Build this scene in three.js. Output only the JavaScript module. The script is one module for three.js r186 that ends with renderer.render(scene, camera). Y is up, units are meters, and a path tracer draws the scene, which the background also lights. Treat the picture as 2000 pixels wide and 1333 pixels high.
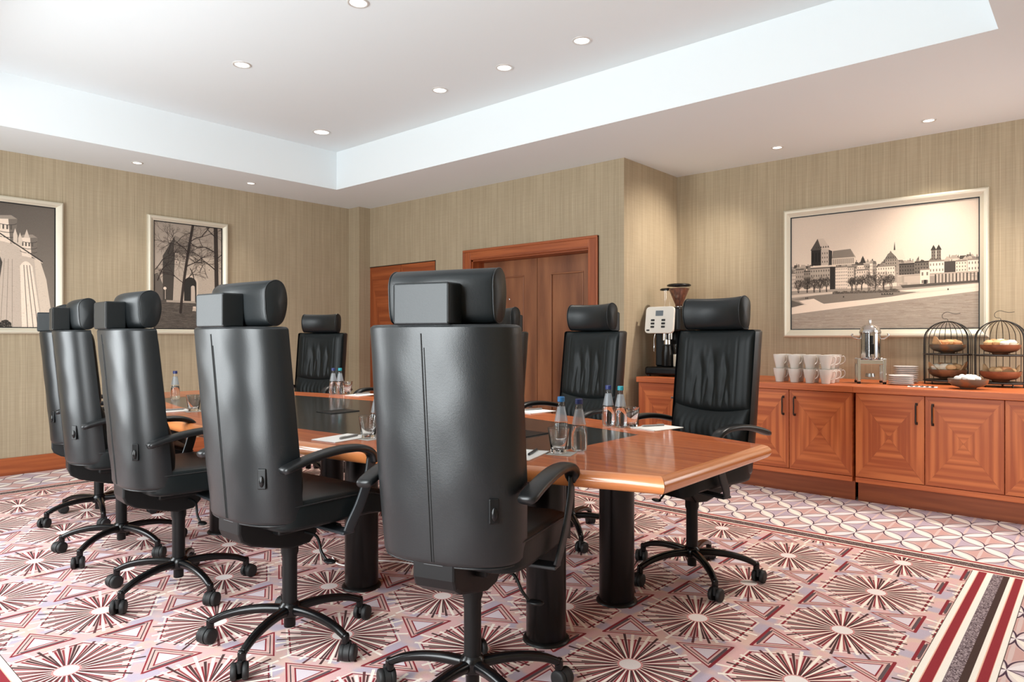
import * as THREE from 'three';
import { RoundedBoxGeometry } from 'three/addons/geometries/RoundedBoxGeometry.js';
import { mergeGeometries, mergeVertices } from 'three/addons/utils/BufferGeometryUtils.js';
import { RectAreaLightUniformsLib } from 'three/addons/lights/RectAreaLightUniformsLib.js';

// ------------------------------------------------------------------ camera, sky, exposure
const scene = new THREE.Scene();
const renderer = new THREE.WebGLRenderer({ antialias: true });
renderer.toneMapping = THREE.LinearToneMapping;
renderer.toneMappingExposure = 1.33;
renderer.shadowMap.enabled = true;
RectAreaLightUniformsLib.init();

const EYE = 1.18, FOCAL = 1329.6, YAW = 0.717562;
const camera = new THREE.PerspectiveCamera(2 * Math.atan(666.5 / FOCAL) * 180 / Math.PI, 2000 / 1333, 0.05, 60);
camera.position.set(0, EYE, 0);
camera.lookAt(Math.cos(YAW), EYE, -Math.sin(YAW));
camera.setViewOffset(2000, 1333, 0, 7.9, 2000, 1333);
scene.add(camera);
scene.background = new THREE.Color(0.85, 0.95, 1.1);

// room measures (metres)
const CEIL = 2.764, COFFER = 3.168, BACK = -7.05, DOORX = 5.175, NICHEX = 6.16, RETZ = -3.205, LEFTX = -0.55, FRONTZ = 0.8;
const CX0 = 0.614, CX1 = 4.276, CZ0 = -6.235, CZ1 = -0.417;

// daylight: two tall unseen windows in the left wall, lighting the near chair backs
const WINDOWS = [[-5.35, -3.75], [-2.25, -0.95]], WY0 = 0.35, WY1 = 2.45;
const WPOWER = [10, 12];
for (const [i, [a, b]] of WINDOWS.entries()) {
  const l = new THREE.RectAreaLight(new THREE.Color(0.93, 0.985, 1), WPOWER[i], b - a - 0.1, WY1 - WY0 - 0.1);
  l.position.set(LEFTX + 0.02, (WY0 + WY1) / 2, (a + b) / 2);
  l.lookAt(10, (WY0 + WY1) / 2, (a + b) / 2);
  l.castShadow = true; l.name = 'unseen_window_daylight';
  scene.add(l);
}

// and one unseen in the front wall, placed to light the buffet niche
const WX = [4.75, 6.05], WSILL = 0.9;
{
  const l = new THREE.RectAreaLight(new THREE.Color(1, 0.97, 0.92), 3.5, WX[1] - WX[0] - 0.1, WY1 - WSILL - 0.1);
  l.position.set((WX[0] + WX[1]) / 2, (WSILL + WY1) / 2, FRONTZ - 0.02); l.lookAt((WX[0] + WX[1]) / 2, (WSILL + WY1) / 2 - 6, FRONTZ - 7);  // tilted down to keep its light off the low ceiling
  l.castShadow = true; l.name = 'unseen_window_daylight'; scene.add(l);
}

// ------------------------------------------------------------------ helpers
let seedState = 7;
const seed = (n) => { seedState = n >>> 0; };
const rnd = () => { seedState = (seedState + 0x6d2b79f5) | 0; let t = Math.imul(seedState ^ (seedState >>> 15), 1 | seedState); t = (t + Math.imul(t ^ (t >>> 7), 61 | t)) ^ t; return ((t ^ (t >>> 14)) >>> 0) / 4294967296; };
const V = (x, y, z) => new THREE.Vector3(x, y, z);
const mix = (a, b, t) => a + (b - a) * t, clamp = (x, a = 0, b = 1) => Math.min(b, Math.max(a, x));
const smooth = (a, b, x) => { const t = clamp((x - a) / (b - a)); return t * t * (3 - 2 * t); };
const names = {};
function numbered(name) { const n = names[name] = (names[name] ?? -1) + 1; return n ? `${name}_${String(n).padStart(3, '0')}` : name; }
function shade(o) { o.traverse((m) => { if (m.isMesh) { m.castShadow = m.receiveShadow = true; } }); return o; }
function tag(o, label, category, group) { o.userData.label = label; o.userData.category = category; if (group) o.userData.group = group; return o; }
function mesh(name, geo, mat, parent) { const m = new THREE.Mesh(geo, mat); m.name = name; m.castShadow = m.receiveShadow = true; if (parent) parent.add(m); return m; }
function struct(name, geo, mat) { const m = mesh(name, geo, mat); m.userData.kind = 'structure'; scene.add(m); return m; }
function structGroup(name) { const g = new THREE.Group(); g.name = name; g.userData.kind = 'structure'; scene.add(g); return g; }
function thing(name, label, category, pos = [0, 0, 0], turn = 0, group) {
  const g = new THREE.Group(); g.name = numbered(name); g.position.set(...pos); g.rotation.y = turn; scene.add(g); return tag(g, label, category, group);
}
function copy(o, pos, turn, label, group) {
  const c = o.clone(); c.userData = { ...o.userData }; c.name = numbered(o.name.replace(/_\d{3}$/, '')); c.position.set(...pos); c.rotation.y = turn ?? o.rotation.y; scene.add(c);
  if (label) c.userData.label = label; if (group) c.userData.group = group; return c;
}
// uv in metres, from the dominant axis of the normal
function metric(geo, long = 'auto') {
  let g = geo.index ? geo.toNonIndexed() : geo;
  if (!g.attributes.normal) g.computeVertexNormals();
  const p = g.attributes.position, n = g.attributes.normal, uv = new Float32Array(p.count * 2);
  for (let i = 0; i < p.count; i++) {
    const ax = Math.abs(n.getX(i)), ay = Math.abs(n.getY(i)), az = Math.abs(n.getZ(i));
    let a, b;
    if (ay >= ax && ay >= az) [a, b] = [p.getZ(i), p.getX(i)];
    else if (ax >= az) [a, b] = [p.getZ(i), p.getY(i)];
    else [a, b] = [p.getX(i), p.getY(i)];
    if (long === 'y' && !(ay >= ax && ay >= az)) [a, b] = [b, a];
    if (long === 'x' && ay >= ax && ay >= az) [a, b] = [b, a];
    uv[2 * i] = a; uv[2 * i + 1] = b;
  }
  g.setAttribute('uv', new THREE.BufferAttribute(uv, 2));
  return g;
}
function box(x0, x1, y0, y1, z0, z1, long) { const g = new THREE.BoxGeometry(x1 - x0, y1 - y0, z1 - z0); g.translate((x0 + x1) / 2, (y0 + y1) / 2, (z0 + z1) / 2); return metric(g, long); }
function rbox(x0, x1, y0, y1, z0, z1, r = 0.004, seg = 2, long) {
  const g = new RoundedBoxGeometry(x1 - x0, y1 - y0, z1 - z0, seg, Math.min(r, (x1 - x0) / 2.01, (y1 - y0) / 2.01, (z1 - z0) / 2.01)); g.translate((x0 + x1) / 2, (y0 + y1) / 2, (z0 + z1) / 2); return metric(g, long);
}
function merged(list) { return mergeGeometries(list.map((g) => { const h = g.index ? g.toNonIndexed() : g.clone(); for (const k of Object.keys(h.attributes)) if (!['position', 'normal', 'uv'].includes(k)) h.deleteAttribute(k); if (!h.attributes.uv) h.setAttribute('uv', new THREE.BufferAttribute(new Float32Array(h.attributes.position.count * 2), 2)); return h; })); }
// grid surface
function grid(nu, nv, fn, { wrapU = false, flip = false } = {}) {
  const P = [], U = [], I = [];
  for (let j = 0; j <= nv; j++) for (let i = 0; i <= nu; i++) { const p = fn(i / nu, j / nv); P.push(p[0], p[1], p[2]); U.push(p[3] ?? i / nu, p[4] ?? j / nv); }
  for (let j = 0; j < nv; j++) for (let i = 0; i < nu; i++) {
    const a = j * (nu + 1) + i, b = a + 1, c = a + nu + 1, d = c + 1;
    if (flip) I.push(a, c, b, b, c, d); else I.push(a, b, c, b, d, c);
  }
  const g = new THREE.BufferGeometry();
  g.setAttribute('position', new THREE.Float32BufferAttribute(P, 3)); g.setAttribute('uv', new THREE.Float32BufferAttribute(U, 2)); g.setIndex(I); g.computeVertexNormals();
  if (wrapU) { const n = g.attributes.normal; for (let j = 0; j <= nv; j++) { const a = j * (nu + 1), b = a + nu; const v = V(n.getX(a) + n.getX(b), n.getY(a) + n.getY(b), n.getZ(a) + n.getZ(b)).normalize(); n.setXYZ(a, v.x, v.y, v.z); n.setXYZ(b, v.x, v.y, v.z); } }
  return g;
}
// sweep a closed profile [side, up] along points; side is a fixed direction
function sweep(pts, profile, side, seg = 24, closedCaps = true) {
  const curve = new THREE.CatmullRomCurve3(pts.map((p) => V(...p)), false, 'centripetal');
  const S = V(...side).normalize(), rows = [];
  for (let j = 0; j <= seg; j++) {
    const t = j / seg, P = curve.getPoint(t), T = curve.getTangent(t), s = S.clone().addScaledVector(T, -S.dot(T)).normalize(), N = V(0, 0, 0).crossVectors(s, T).normalize();
    rows.push(profile(t).map(([a, b]) => P.clone().addScaledVector(s, a).addScaledVector(N, b)));
  }
  if (closedCaps) { const mid = (r) => { const c = V(0, 0, 0); r.forEach((p) => c.add(p)); c.divideScalar(r.length); return r.map(() => c.clone()); }; rows.unshift(mid(rows[0])); rows.push(mid(rows[rows.length - 1])); }
  const n = rows[0].length;
  return grid(n, rows.length - 1, (u, v) => { const p = rows[Math.round(v * (rows.length - 1))][Math.round(u * n) % n]; return [p.x, p.y, p.z]; }, { wrapU: true });
}
function oval(a, b, n = 14, e = 2) { const r = []; for (let i = 0; i < n; i++) { const t = i / n * Math.PI * 2, c = Math.cos(t), s = Math.sin(t); r.push([Math.sign(c) * Math.abs(c) ** (2 / e) * a, Math.sign(s) * Math.abs(s) ** (2 / e) * b]); } return r; }
function tube(pts, r, seg = 24, rad = 8, closed = false) { return new THREE.TubeGeometry(new THREE.CatmullRomCurve3(pts.map((p) => V(...p)), closed, 'centripetal'), seg, r, rad, closed); }
function lathe(pts, n = 32) { return new THREE.LatheGeometry(pts.map(([r, y]) => new THREE.Vector2(r, y)), n); }
function cyl(r0, r1, y0, y1, n = 24) { const g = new THREE.CylinderGeometry(r1, r0, y1 - y0, n); g.translate(0, (y0 + y1) / 2, 0); return g; }
function at(g, x, y, z) { g.translate(x, y, z); return g; }
function extrude(pts, depth, bevel = 0.003) { // polygon in xy, extruded along z, centred
  const s = new THREE.Shape(pts.map(([x, y]) => new THREE.Vector2(x, y)));
  const g = new THREE.ExtrudeGeometry(s, { depth: depth - 2 * bevel, bevelEnabled: bevel > 0, bevelSize: bevel, bevelThickness: bevel, bevelSegments: 2, curveSegments: 8 });
  g.translate(0, 0, -(depth - 2 * bevel) / 2); return g;
}
// tileable value noise
function noiseTable(n, s) { seed(s); const t = new Float32Array(n * n); for (let i = 0; i < t.length; i++) t[i] = rnd(); return (x, y, px = n, py = n) => { const xi = Math.floor(x), yi = Math.floor(y), fx = x - xi, fy = y - yi, wx = (k) => (((k % px) + px) % px) % n, wy = (k) => (((k % py) + py) % py) % n; const sx = fx * fx * (3 - 2 * fx), sy = fy * fy * (3 - 2 * fy); const a = t[wy(yi) * n + wx(xi)], b = t[wy(yi) * n + wx(xi + 1)], c = t[wy(yi + 1) * n + wx(xi)], d = t[wy(yi + 1) * n + wx(xi + 1)]; return a + (b - a) * sx + (c - a) * sy + (a - b - c + d) * sx * sy; }; }
function dataTex(w, h, fn, srgb = true) {
  const d = new Uint8Array(w * h * 4);
  for (let y = 0; y < h; y++) for (let x = 0; x < w; x++) { const c = fn(x / w, y / h, x, y), k = (y * w + x) * 4; d[k] = clamp(c[0], 0, 255); d[k + 1] = clamp(c[1], 0, 255); d[k + 2] = clamp(c[2], 0, 255); d[k + 3] = 255; }
  const t = new THREE.DataTexture(d, w, h); t.wrapS = t.wrapT = THREE.RepeatWrapping; t.magFilter = THREE.LinearFilter; t.minFilter = THREE.LinearMipmapLinearFilter; if (srgb) t.colorSpace = THREE.SRGBColorSpace; t.needsUpdate = true; return t;
}
function canvasTex(w, h, draw, repeat) {
  const c = document.createElement('canvas'); c.width = w; c.height = h; draw(c.getContext('2d'), w, h);
  const t = new THREE.CanvasTexture(c); t.colorSpace = THREE.SRGBColorSpace; if (repeat) t.wrapS = t.wrapT = THREE.RepeatWrapping; return t;
}

// ------------------------------------------------------------------ materials
const std = (o) => new THREE.MeshStandardMaterial(o), phys = (o) => new THREE.MeshPhysicalMaterial(o);
// veneer: grain runs along u; one tile = 1.2 m x 0.6 m
function woodTex(s, light, dark, bands) {
  const A = noiseTable(64, s), B = noiseTable(64, s + 1), C = noiseTable(64, s + 2);
  return dataTex(1024, 1024, (u, v) => {
    const wob = (A(u * 4, v * 8, 4, 8) - 0.5) * 0.02;
    const band = B(u * 2, (v + wob) * bands, 2, bands) * 0.62 + C(u * 4, (v + wob * 0.5) * bands * 2, 4, bands * 2) * 0.38;
    const fine = C(u * 16, v * 256, 16, 256) * 0.5 + A(u * 32, v * 384, 32, 384) * 0.5;
    const t = clamp((band - 0.5) * 1.7 + 0.5) * 0.75 + fine * 0.25;
    return [mix(dark[0], light[0], t), mix(dark[1], light[1], t), mix(dark[2], light[2], t)];
  });
}
const rep = (t, x, y, ox = 0, oy = 0) => { const c = t.clone(); c.repeat.set(x, y); c.offset.set(ox, oy); c.needsUpdate = true; return c; };
const cherryTex = woodTex(11, [218, 126, 70], [176, 82, 40], 32), edgeTex = woodTex(71, [240, 160, 98], [212, 126, 70], 16), walnutTex = woodTex(31, [166, 110, 74], [104, 62, 42], 8), redTex = woodTex(51, [176, 96, 52], [130, 62, 30], 16);
const bandTex = (() => { const A = noiseTable(64, 141), B = noiseTable(64, 142), C = noiseTable(64, 143); return dataTex(1024, 1024, (u, v) => { const w = (A(u * 4, v * 8, 4, 8) - 0.5) * 0.012, b = B(u * 2, (v + w) * 16, 2, 16) * 0.55 + C(u * 2, (v + w) * 32, 2, 32) * 0.45, f = C(u * 16, v * 256, 16, 256) * 0.5 + A(u * 32, v * 384, 32, 384) * 0.5, t = clamp((b - 0.5) * 2.6 + 0.5) * 0.8 + f * 0.2; return [mix(168, 216, t), mix(80, 124, t), mix(38, 68, t)]; }); })();
const M = {};
M.band = phys({ map: rep(bandTex, 1 / 1.2, 1 / 0.4), roughness: 0.42 });
M.cherry = phys({ map: rep(cherryTex, 1 / 1.2, 1 / 0.6), roughness: 0.42 });
M.tableTop = phys({ map: rep(cherryTex, 1 / 1.6, 1 / 0.5, 0.1, 0.2), roughness: 0.38, clearcoat: 0.55, clearcoatRoughness: 0.08 });
M.tableEdge = phys({ map: rep(edgeTex, 1 / 1.2, 1 / 0.6), roughness: 0.3, clearcoat: 0.7, clearcoatRoughness: 0.12 });
M.walnut = phys({ map: rep(walnutTex, 1 / 1.5, 1 / 0.9), roughness: 0.4 });
M.redwood = phys({ map: rep(redTex, 1 / 1.2, 1 / 0.5), roughness: 0.42 });

M.inlay = phys({ color: 0x2b2a26, roughness: 0.28, clearcoat: 0.6, clearcoatRoughness: 0.1 });
const grainN = noiseTable(128, 91), grainM = noiseTable(64, 92);
const leatherBump = dataTex(256, 256, (u, v) => { const k = 255 * (0.6 * grainN(u * 128, v * 128) + 0.4 * grainM(u * 32, v * 32)); return [k, k, k]; }, false);
leatherBump.repeat.set(6, 6);
M.leather = phys({ color: new THREE.Color(0.006, 0.0075, 0.0085), roughness: 0.36, bumpMap: leatherBump, bumpScale: 0.00015 });
M.dullLeather = phys({ color: new THREE.Color(0.006, 0.0085, 0.009), roughness: 0.4, specularIntensity: 0.45, bumpMap: leatherBump, bumpScale: 0.00015 });  // same leather, sheen lowered to take window light off the cushion fronts
M.stitch = std({ color: 0x070808, roughness: 0.7 });
M.plastic = phys({ color: new THREE.Color(0.005, 0.0052, 0.0055), roughness: 0.4, specularIntensity: 0.55 });
M.armPad = phys({ color: new THREE.Color(0.007, 0.0075, 0.008), roughness: 0.34, specularIntensity: 0.8 });
M.armPost = std({ color: new THREE.Color(0.022, 0.026, 0.03), roughness: 0.45 });
M.baseMetal = phys({ color: new THREE.Color(0.004, 0.004, 0.0045), roughness: 0.24, specularIntensity: 0.75 });
M.rubber = std({ color: new THREE.Color(0.008, 0.008, 0.0085), roughness: 0.6 });
M.legBlack = phys({ color: new THREE.Color(0.004, 0.0035, 0.0035), roughness: 0.28, specularIntensity: 0.6 });
M.chrome = std({ color: 0xd8d8d8, metalness: 1, roughness: 0.12 });
M.steel = std({ color: 0xb8b6b2, metalness: 1, roughness: 0.28 });
M.white = std({ color: 0xf2f0ec, roughness: 0.8 });
M.ceiling = std({ color: 0xe5ebed, roughness: 0.95 });
M.trimRing = std({ color: 0xdcdad6, roughness: 0.4, metalness: 0.3 });
M.ceramic = phys({ color: 0xe0dbd3, roughness: 0.25, clearcoat: 0.5 });
M.plate = phys({ color: 0xf1f0ee, roughness: 0.2, clearcoat: 0.6 });
M.paper = std({ color: 0xf4f2ee, roughness: 0.85 });
M.greyPaper = std({ color: 0xb9b6b0, roughness: 0.85 });
M.penGrey = std({ color: 0x8d8a88, roughness: 0.4 });
M.penDark = std({ color: 0x3a3c42, roughness: 0.35 });
M.glass = phys({ color: 0xffffff, transmission: 1, thickness: 0, roughness: 0.02, ior: 1.5 });
M.solidGlass = phys({ color: 0xffffff, transmission: 1, thickness: 0.02, roughness: 0.02, ior: 1.45 });
M.water = phys({ color: 0xf4f8fa, transmission: 1, thickness: 0.05, roughness: 0.0, ior: 1.33 });
M.label = phys({ color: 0xdfe8ee, transmission: 0.82, thickness: 0, roughness: 0.35 });
M.capBlue = std({ color: 0x2f78b4, roughness: 0.4 }); M.capNavy = std({ color: 0x27356e, roughness: 0.4 }); M.capTeal = std({ color: 0x2a9aa8, roughness: 0.4 });
M.frame = phys({ color: 0xd8d0bc, roughness: 0.38, metalness: 0.25 });
M.black = std({ color: 0x0b0b0b, roughness: 0.5 });
M.wire = std({ color: 0x16120f, roughness: 0.5 });
M.cageShelf = std({ color: 0x221a15, roughness: 0.55 });
M.handle = std({ color: 0x2a1a14, roughness: 0.4 });
M.parchment = phys({ color: 0xd8b184, roughness: 0.9, transmission: 0.15, thickness: 0 });
M.bread = std({ color: 0xe0b583, roughness: 0.85 }); M.bread2 = std({ color: 0xd69a6c, roughness: 0.85 }); M.cream = std({ color: 0xf3ead8, roughness: 0.8 });
M.sugar = std({ color: 0xf6f4f0, roughness: 0.8 });
M.lampGlow = std({ color: 0xffffff, emissive: new THREE.Color(1, 0.96, 0.9), emissiveIntensity: 2.2 });
// wallpaper: fine vertical threads, tile 0.6 m x 0.6 m
const wpA = noiseTable(512, 201), wpB = noiseTable(64, 202), wpC = noiseTable(256, 203);
const paperTex = dataTex(1024, 512, (u, v) => {
  const thread = wpA(u * 512, v * 2, 512, 2) * 0.4 + wpB(u * 64, v * 2, 64, 2) * 0.35 + wpC(u * 256, v * 2, 256, 2) * 0.25;
  const weft = (wpC(u * 8, v * 256, 8, 256) - 0.5) * 0.1;
  const t = (thread - 0.5) * 0.62 + weft;
  return [169 + t * 64, 153 + t * 62, 127 + t * 58];
});
M.wall = std({ map: rep(paperTex, 1 / 0.6, 1 / 0.6), roughness: 0.9 });

// ------------------------------------------------------------------ carpet
const TW = 0.54, TH = 0.985;
const mott = noiseTable(64, 301), mott2 = noiseTable(64, 302);
function carpetDraw(g, W, H) {
  const k = W / TW;
  // mottled ground in peach, pink and lavender
  const id = g.createImageData(W, H);
  for (let y = 0; y < H; y++) for (let x = 0; x < W; x++) {
    const a = mott(x / W * 8, y / H * 16, 8, 16), b = mott2(x / W * 12, y / H * 24, 12, 24), n = (rnd() - 0.5) * 16;
    let c = [214, 180, 168];
    const t = smooth(0.45, 0.75, a), s = smooth(0.5, 0.8, b);
    c = [mix(c[0], 182, t), mix(c[1], 168, t), mix(c[2], 182, t)]; c = [mix(c[0], 214, s), mix(c[1], 172, s), mix(c[2], 170, s)];
    const q = (y * W + x) * 4; id.data[q] = c[0] + n; id.data[q + 1] = c[1] + n; id.data[q + 2] = c[2] + n; id.data[q + 3] = 255;
  }
  g.putImageData(id, 0, 0);
  const RED = '#841c28', DARK = '#432524', CREAM = '#f0e5d8', LAV = '#d6c9cf', PINK = '#d9a79c';
  const wrap = (fn) => { for (const dx of [-1, 0, 1]) for (const dy of [-1, 0, 1]) { g.save(); g.translate(dx * W, dy * H); fn(); g.restore(); } };
  const poly = (pts, close = true) => { g.beginPath(); pts.forEach(([x, y], i) => i ? g.lineTo(x, y) : g.moveTo(x, y)); if (close) g.closePath(); };
  const centres = [[0.27 * k, 0.24625 * k], [0, 0.73875 * k]];
  for (const [ci, [cx, cy]] of centres.entries()) wrap(() => {
    g.save(); g.translate(cx, cy); seed(41 + ci);
    // hexagon ground and outline
    const hex = (s) => [[0.262, 0], [0.131, 0.236], [-0.131, 0.236], [-0.262, 0], [-0.131, -0.236], [0.131, -0.236]].map(([x, y]) => [x * s * k, y * s * k]);
    poly(hex(0.86)); g.fillStyle = '#d2b0aa'; g.fill();
    g.lineWidth = 0.006 * k; g.strokeStyle = '#e2d2c6'; poly(hex(0.9)); g.stroke();
    g.strokeStyle = RED; const hx = hex(0.86);
    hx.forEach((p, i) => { const q = hx[(i + 1) % 6]; g.lineWidth = (i === 1 || i === 4 ? 0.009 : 0.005) * k; g.beginPath(); g.moveTo(p[0], p[1]); g.lineTo(q[0], q[1]); g.stroke(); });
    // rays
    const N = 96;
    for (let i = 0; i < N; i++) {
      const a = i / N * Math.PI * 2 + 0.02, q = i % 4, L = (q === 0 ? 0.215 : q === 2 ? 0.2 : 0.16) + rnd() * 0.055;
      const wd = (q === 0 ? 0.0098 : q === 2 ? 0.0082 : 0.0058);
      g.fillStyle = q === 0 ? CREAM : q === 2 ? (rnd() < 0.7 ? DARK : '#5a2a2c') : (q === 1 ? RED : (rnd() < 0.6 ? DARK : '#8f3a3c'));
      const c = Math.cos(a), s = Math.sin(a), r0 = 0.042 * k, r1 = L * k, w0 = wd * 0.3 * k, w1 = wd * 0.62 * k;
      poly([[c * r0 - s * w0, s * r0 + c * w0], [c * r1 - s * w1, s * r1 + c * w1], [c * r1 + s * w1, s * r1 - c * w1], [c * r0 + s * w0, s * r0 - c * w0]]); g.fill();
    }
    // heart
    g.beginPath(); g.arc(0, 0, 0.046 * k, 0, 7); g.fillStyle = '#c98a86'; g.fill();
    g.beginPath(); g.arc(0, 0, 0.039 * k, 0, 7); g.fillStyle = '#e6dcd8'; g.fill();
    g.restore();
  });
  // triangles between the hexagons
  const tri = (cx, cy, up) => wrap(() => {
    g.save(); g.translate(cx, cy); if (!up) g.scale(1, -1);
    const T = (s) => [[0, -0.123], [0.1065, 0.0615], [-0.1065, 0.0615]].map(([x, y]) => [x * s * k, y * s * k]);
    poly(T(1.06)); g.fillStyle = '#d3aca4'; g.fill();
    poly(T(0.98)); g.strokeStyle = RED; g.lineWidth = 0.006 * k; g.stroke(); const b = T(0.98); g.lineWidth = 0.012 * k; g.beginPath(); g.moveTo(...b[1]); g.lineTo(...b[2]); g.stroke();
    poly(T(0.76)); g.strokeStyle = '#3d2329'; g.lineWidth = 0.004 * k; g.stroke(); const d = T(0.78); g.strokeStyle = '#57464a'; g.lineWidth = 0.012 * k; g.beginPath(); g.moveTo(...d[1].map((q, i) => i ? q : q * 0.85)); g.lineTo(...d[2].map((q, i) => i ? q : q * 0.85)); g.stroke();
    poly(T(0.5)); g.fillStyle = LAV; g.fill(); g.strokeStyle = RED; g.lineWidth = 0.0055 * k; g.stroke();
    g.restore();
  });
  for (const [cx, cy] of centres) { tri(cx + 0.27 * k, cy + 0.164 * k, true); tri(cx + 0.27 * k, cy - 0.164 * k, false); }
  // pile noise
  const im = g.getImageData(0, 0, W, H); for (let q = 0; q < im.data.length; q += 4) { const n = (rnd() - 0.5) * 26; im.data[q] += n; im.data[q + 1] += n; im.data[q + 2] += n; } g.putImageData(im, 0, 0);
}
seed(5);
const fieldTex = canvasTex(1080, 1970, carpetDraw, true);
function ropeDraw(g, W, H) { // cell 0.33 (x) by 0.25 (z): nodes at corner and centre
  g.fillStyle = '#bfa3a2'; g.fillRect(0, 0, W, H);
  const k = W / 0.33;
  const dia = (cx, cy, f, fill) => { g.fillStyle = fill; g.beginPath(); g.moveTo(cx - W / 2 * f, cy); g.lineTo(cx, cy - H / 2 * f); g.lineTo(cx + W / 2 * f, cy); g.lineTo(cx, cy + H / 2 * f); g.closePath(); g.fill(); };
  const each = (fn) => { for (let i = -1; i <= 2; i++) for (let j = -1; j <= 2; j++) for (const h of [0, 1]) fn((i + 0.5 * h) * W, (j + 0.5 * h) * H, h); };
  each((x, y, h) => { dia(x + W / 2, y, 1, h ? '#cba9a4' : '#bfadb8'); dia(x + W / 2, y, 0.5, h ? '#c59c96' : '#b4a2b0'); });
  const lens = (x0, y0, x1, y1, w, fill, line) => {
    const mx = (x0 + x1) / 2, my = (y0 + y1) / 2, dx = x1 - x0, dy = y1 - y0, L = Math.hypot(dx, dy), nx = -dy / L, ny = dx / L;
    g.beginPath(); g.moveTo(x0, y0); g.quadraticCurveTo(mx + nx * w * k, my + ny * w * k, x1, y1); g.quadraticCurveTo(mx - nx * w * k, my - ny * w * k, x0, y0); g.fillStyle = fill; g.fill(); if (line) { g.strokeStyle = '#43283a'; g.lineWidth = line * k; g.stroke(); }
  };
  each((x, y) => lens(x, y, x + W, y, 0.016, '#cfb6b2', 0));
  each((x, y) => { lens(x, y, x + W / 2, y + H / 2, 0.08, '#d2c1c3', 0.0065); lens(x, y, x + W / 2, y - H / 2, 0.08, '#d0bab5', 0.0065); });
  each((x, y) => { lens(x, y, x + W / 2, y + H / 2, 0.062, '#dfd2cd', 0); lens(x, y, x + W / 2, y - H / 2, 0.062, '#d9cbcc', 0); lens(x, y, x + W / 2, y + H / 2, 0.034, '#efe5da', 0); lens(x, y, x + W / 2, y - H / 2, 0.034, '#e8dee0', 0); });
  const im = g.getImageData(0, 0, W, H); for (let q = 0; q < im.data.length; q += 4) { const m = (rnd() - 0.5) * 18; im.data[q] += m; im.data[q + 1] += m; im.data[q + 2] += m; } g.putImageData(im, 0, 0);
}
const ropeTex = canvasTex(528, 400, ropeDraw, true);
// border stripes, across (v) 0.229 m from the field outwards
function stripeDraw(g, W, H) {
  const S = [[27, '#efe8de'], [36, '#8c1f2a'], [24, '#efe8de'], [42, '#75646a'], [25, '#3d2620'], [20, '#efe8de'], [34, '#8c1f2a'], [21, '#efe8de']]; let y = 0; const k = H / 229;
  for (const [w, c] of S) { g.fillStyle = c; g.fillRect(0, y * k, W, w * k + 1); if (c === '#8c1f2a') { g.fillStyle = '#e3b39c'; g.fillRect(0, y * k - 2.2 * k, W, 4 * k); g.fillRect(0, (y + w) * k - 1.8 * k, W, 4 * k); } y += w; }
  g.fillStyle = '#3d2620'; g.fillRect(0, 0, W, 2.5 * k); g.fillRect(0, H - 2.5 * k, W, 2.5 * k);
  for (let y = 89; y < 128; y += 4) for (let x = 0; x < W; x += 4) { const v = rnd(); g.fillStyle = v < 0.35 ? '#4a3a3e' : v < 0.7 ? '#7d6c72' : '#a8989a'; g.fillRect(x, y * k, 4, 4 * k); }
  const im = g.getImageData(0, 0, W, H); for (let q = 0; q < im.data.length; q += 4) { const row = (q / 4 / W) / k, a = row > 88 && row < 128 ? 40 : 16, m = (rnd() - 0.5) * a; im.data[q] += m; im.data[q + 1] += m; im.data[q + 2] += m; } g.putImageData(im, 0, 0);
}
const stripeTex = canvasTex(512, 229, stripeDraw, true);
// the stripes along the room are drawn finer, with a dark heart
function stripeDraw2(g, W, H) {
  const S = [[12, '#e6c6b8'], [22, '#93202c'], [18, '#ecd6c8'], [72, '#5a4442'], [18, '#ecd6c8'], [24, '#93202c'], [12, '#e6c6b8']], T = 178; let y = 0; const k = H / T;
  for (const [w, c] of S) { g.fillStyle = c; g.fillRect(0, y * k, W, w * k + 1); y += w; }
  for (let y = 53; y < 123; y += 4) for (let x = 0; x < W; x += 4) { const v = rnd(); g.fillStyle = v < 0.45 ? '#45322f' : v < 0.8 ? '#66504e' : '#8f7c7a'; g.fillRect(x, y * k, 4, 4 * k); }
  const im = g.getImageData(0, 0, W, H); for (let q = 0; q < im.data.length; q += 4) { const row = (q / 4 / W) / k, a = row > 53 && row < 123 ? 80 : 16, m = (rnd() - 0.5) * a; im.data[q] += m; im.data[q + 1] += m; im.data[q + 2] += m; } g.putImageData(im, 0, 0);
}
const stripeTex2 = canvasTex(512, 178, stripeDraw2, true);
const carpet = (t) => std({ map: t, roughness: 1 });
M.field = carpet(fieldTex); M.rope = carpet(ropeTex); M.stripe = carpet(stripeTex); M.stripe2 = carpet(stripeTex2);
const FX0 = 0.655, FX1 = 4.125, FZ0 = -6.15, FZ1 = -0.51, B1 = 0.229, B2 = 0.178;
function flat(x0, x1, z0, z1, uv) { const g = new THREE.BufferGeometry(); const c = [[x0, z0], [x0, z1], [x1, z1], [x1, z0]]; g.setAttribute('position', new THREE.Float32BufferAttribute(c.flatMap(([x, z]) => [x, 0, z]), 3)); g.setAttribute('normal', new THREE.Float32BufferAttribute([0, 1, 0, 0, 1, 0, 0, 1, 0, 0, 1, 0], 3)); g.setAttribute('uv', new THREE.Float32BufferAttribute(c.flatMap(([x, z]) => uv(x, z)), 2)); g.setIndex([0, 1, 2, 0, 2, 3]); return g; }
const floor = structGroup('floor');
mesh('floor_slab', box(LEFTX - 0.2, NICHEX + 0.2, -0.2, -0.002, BACK - 0.2, FRONTZ + 0.2), M.greyPaper, floor);
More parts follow.
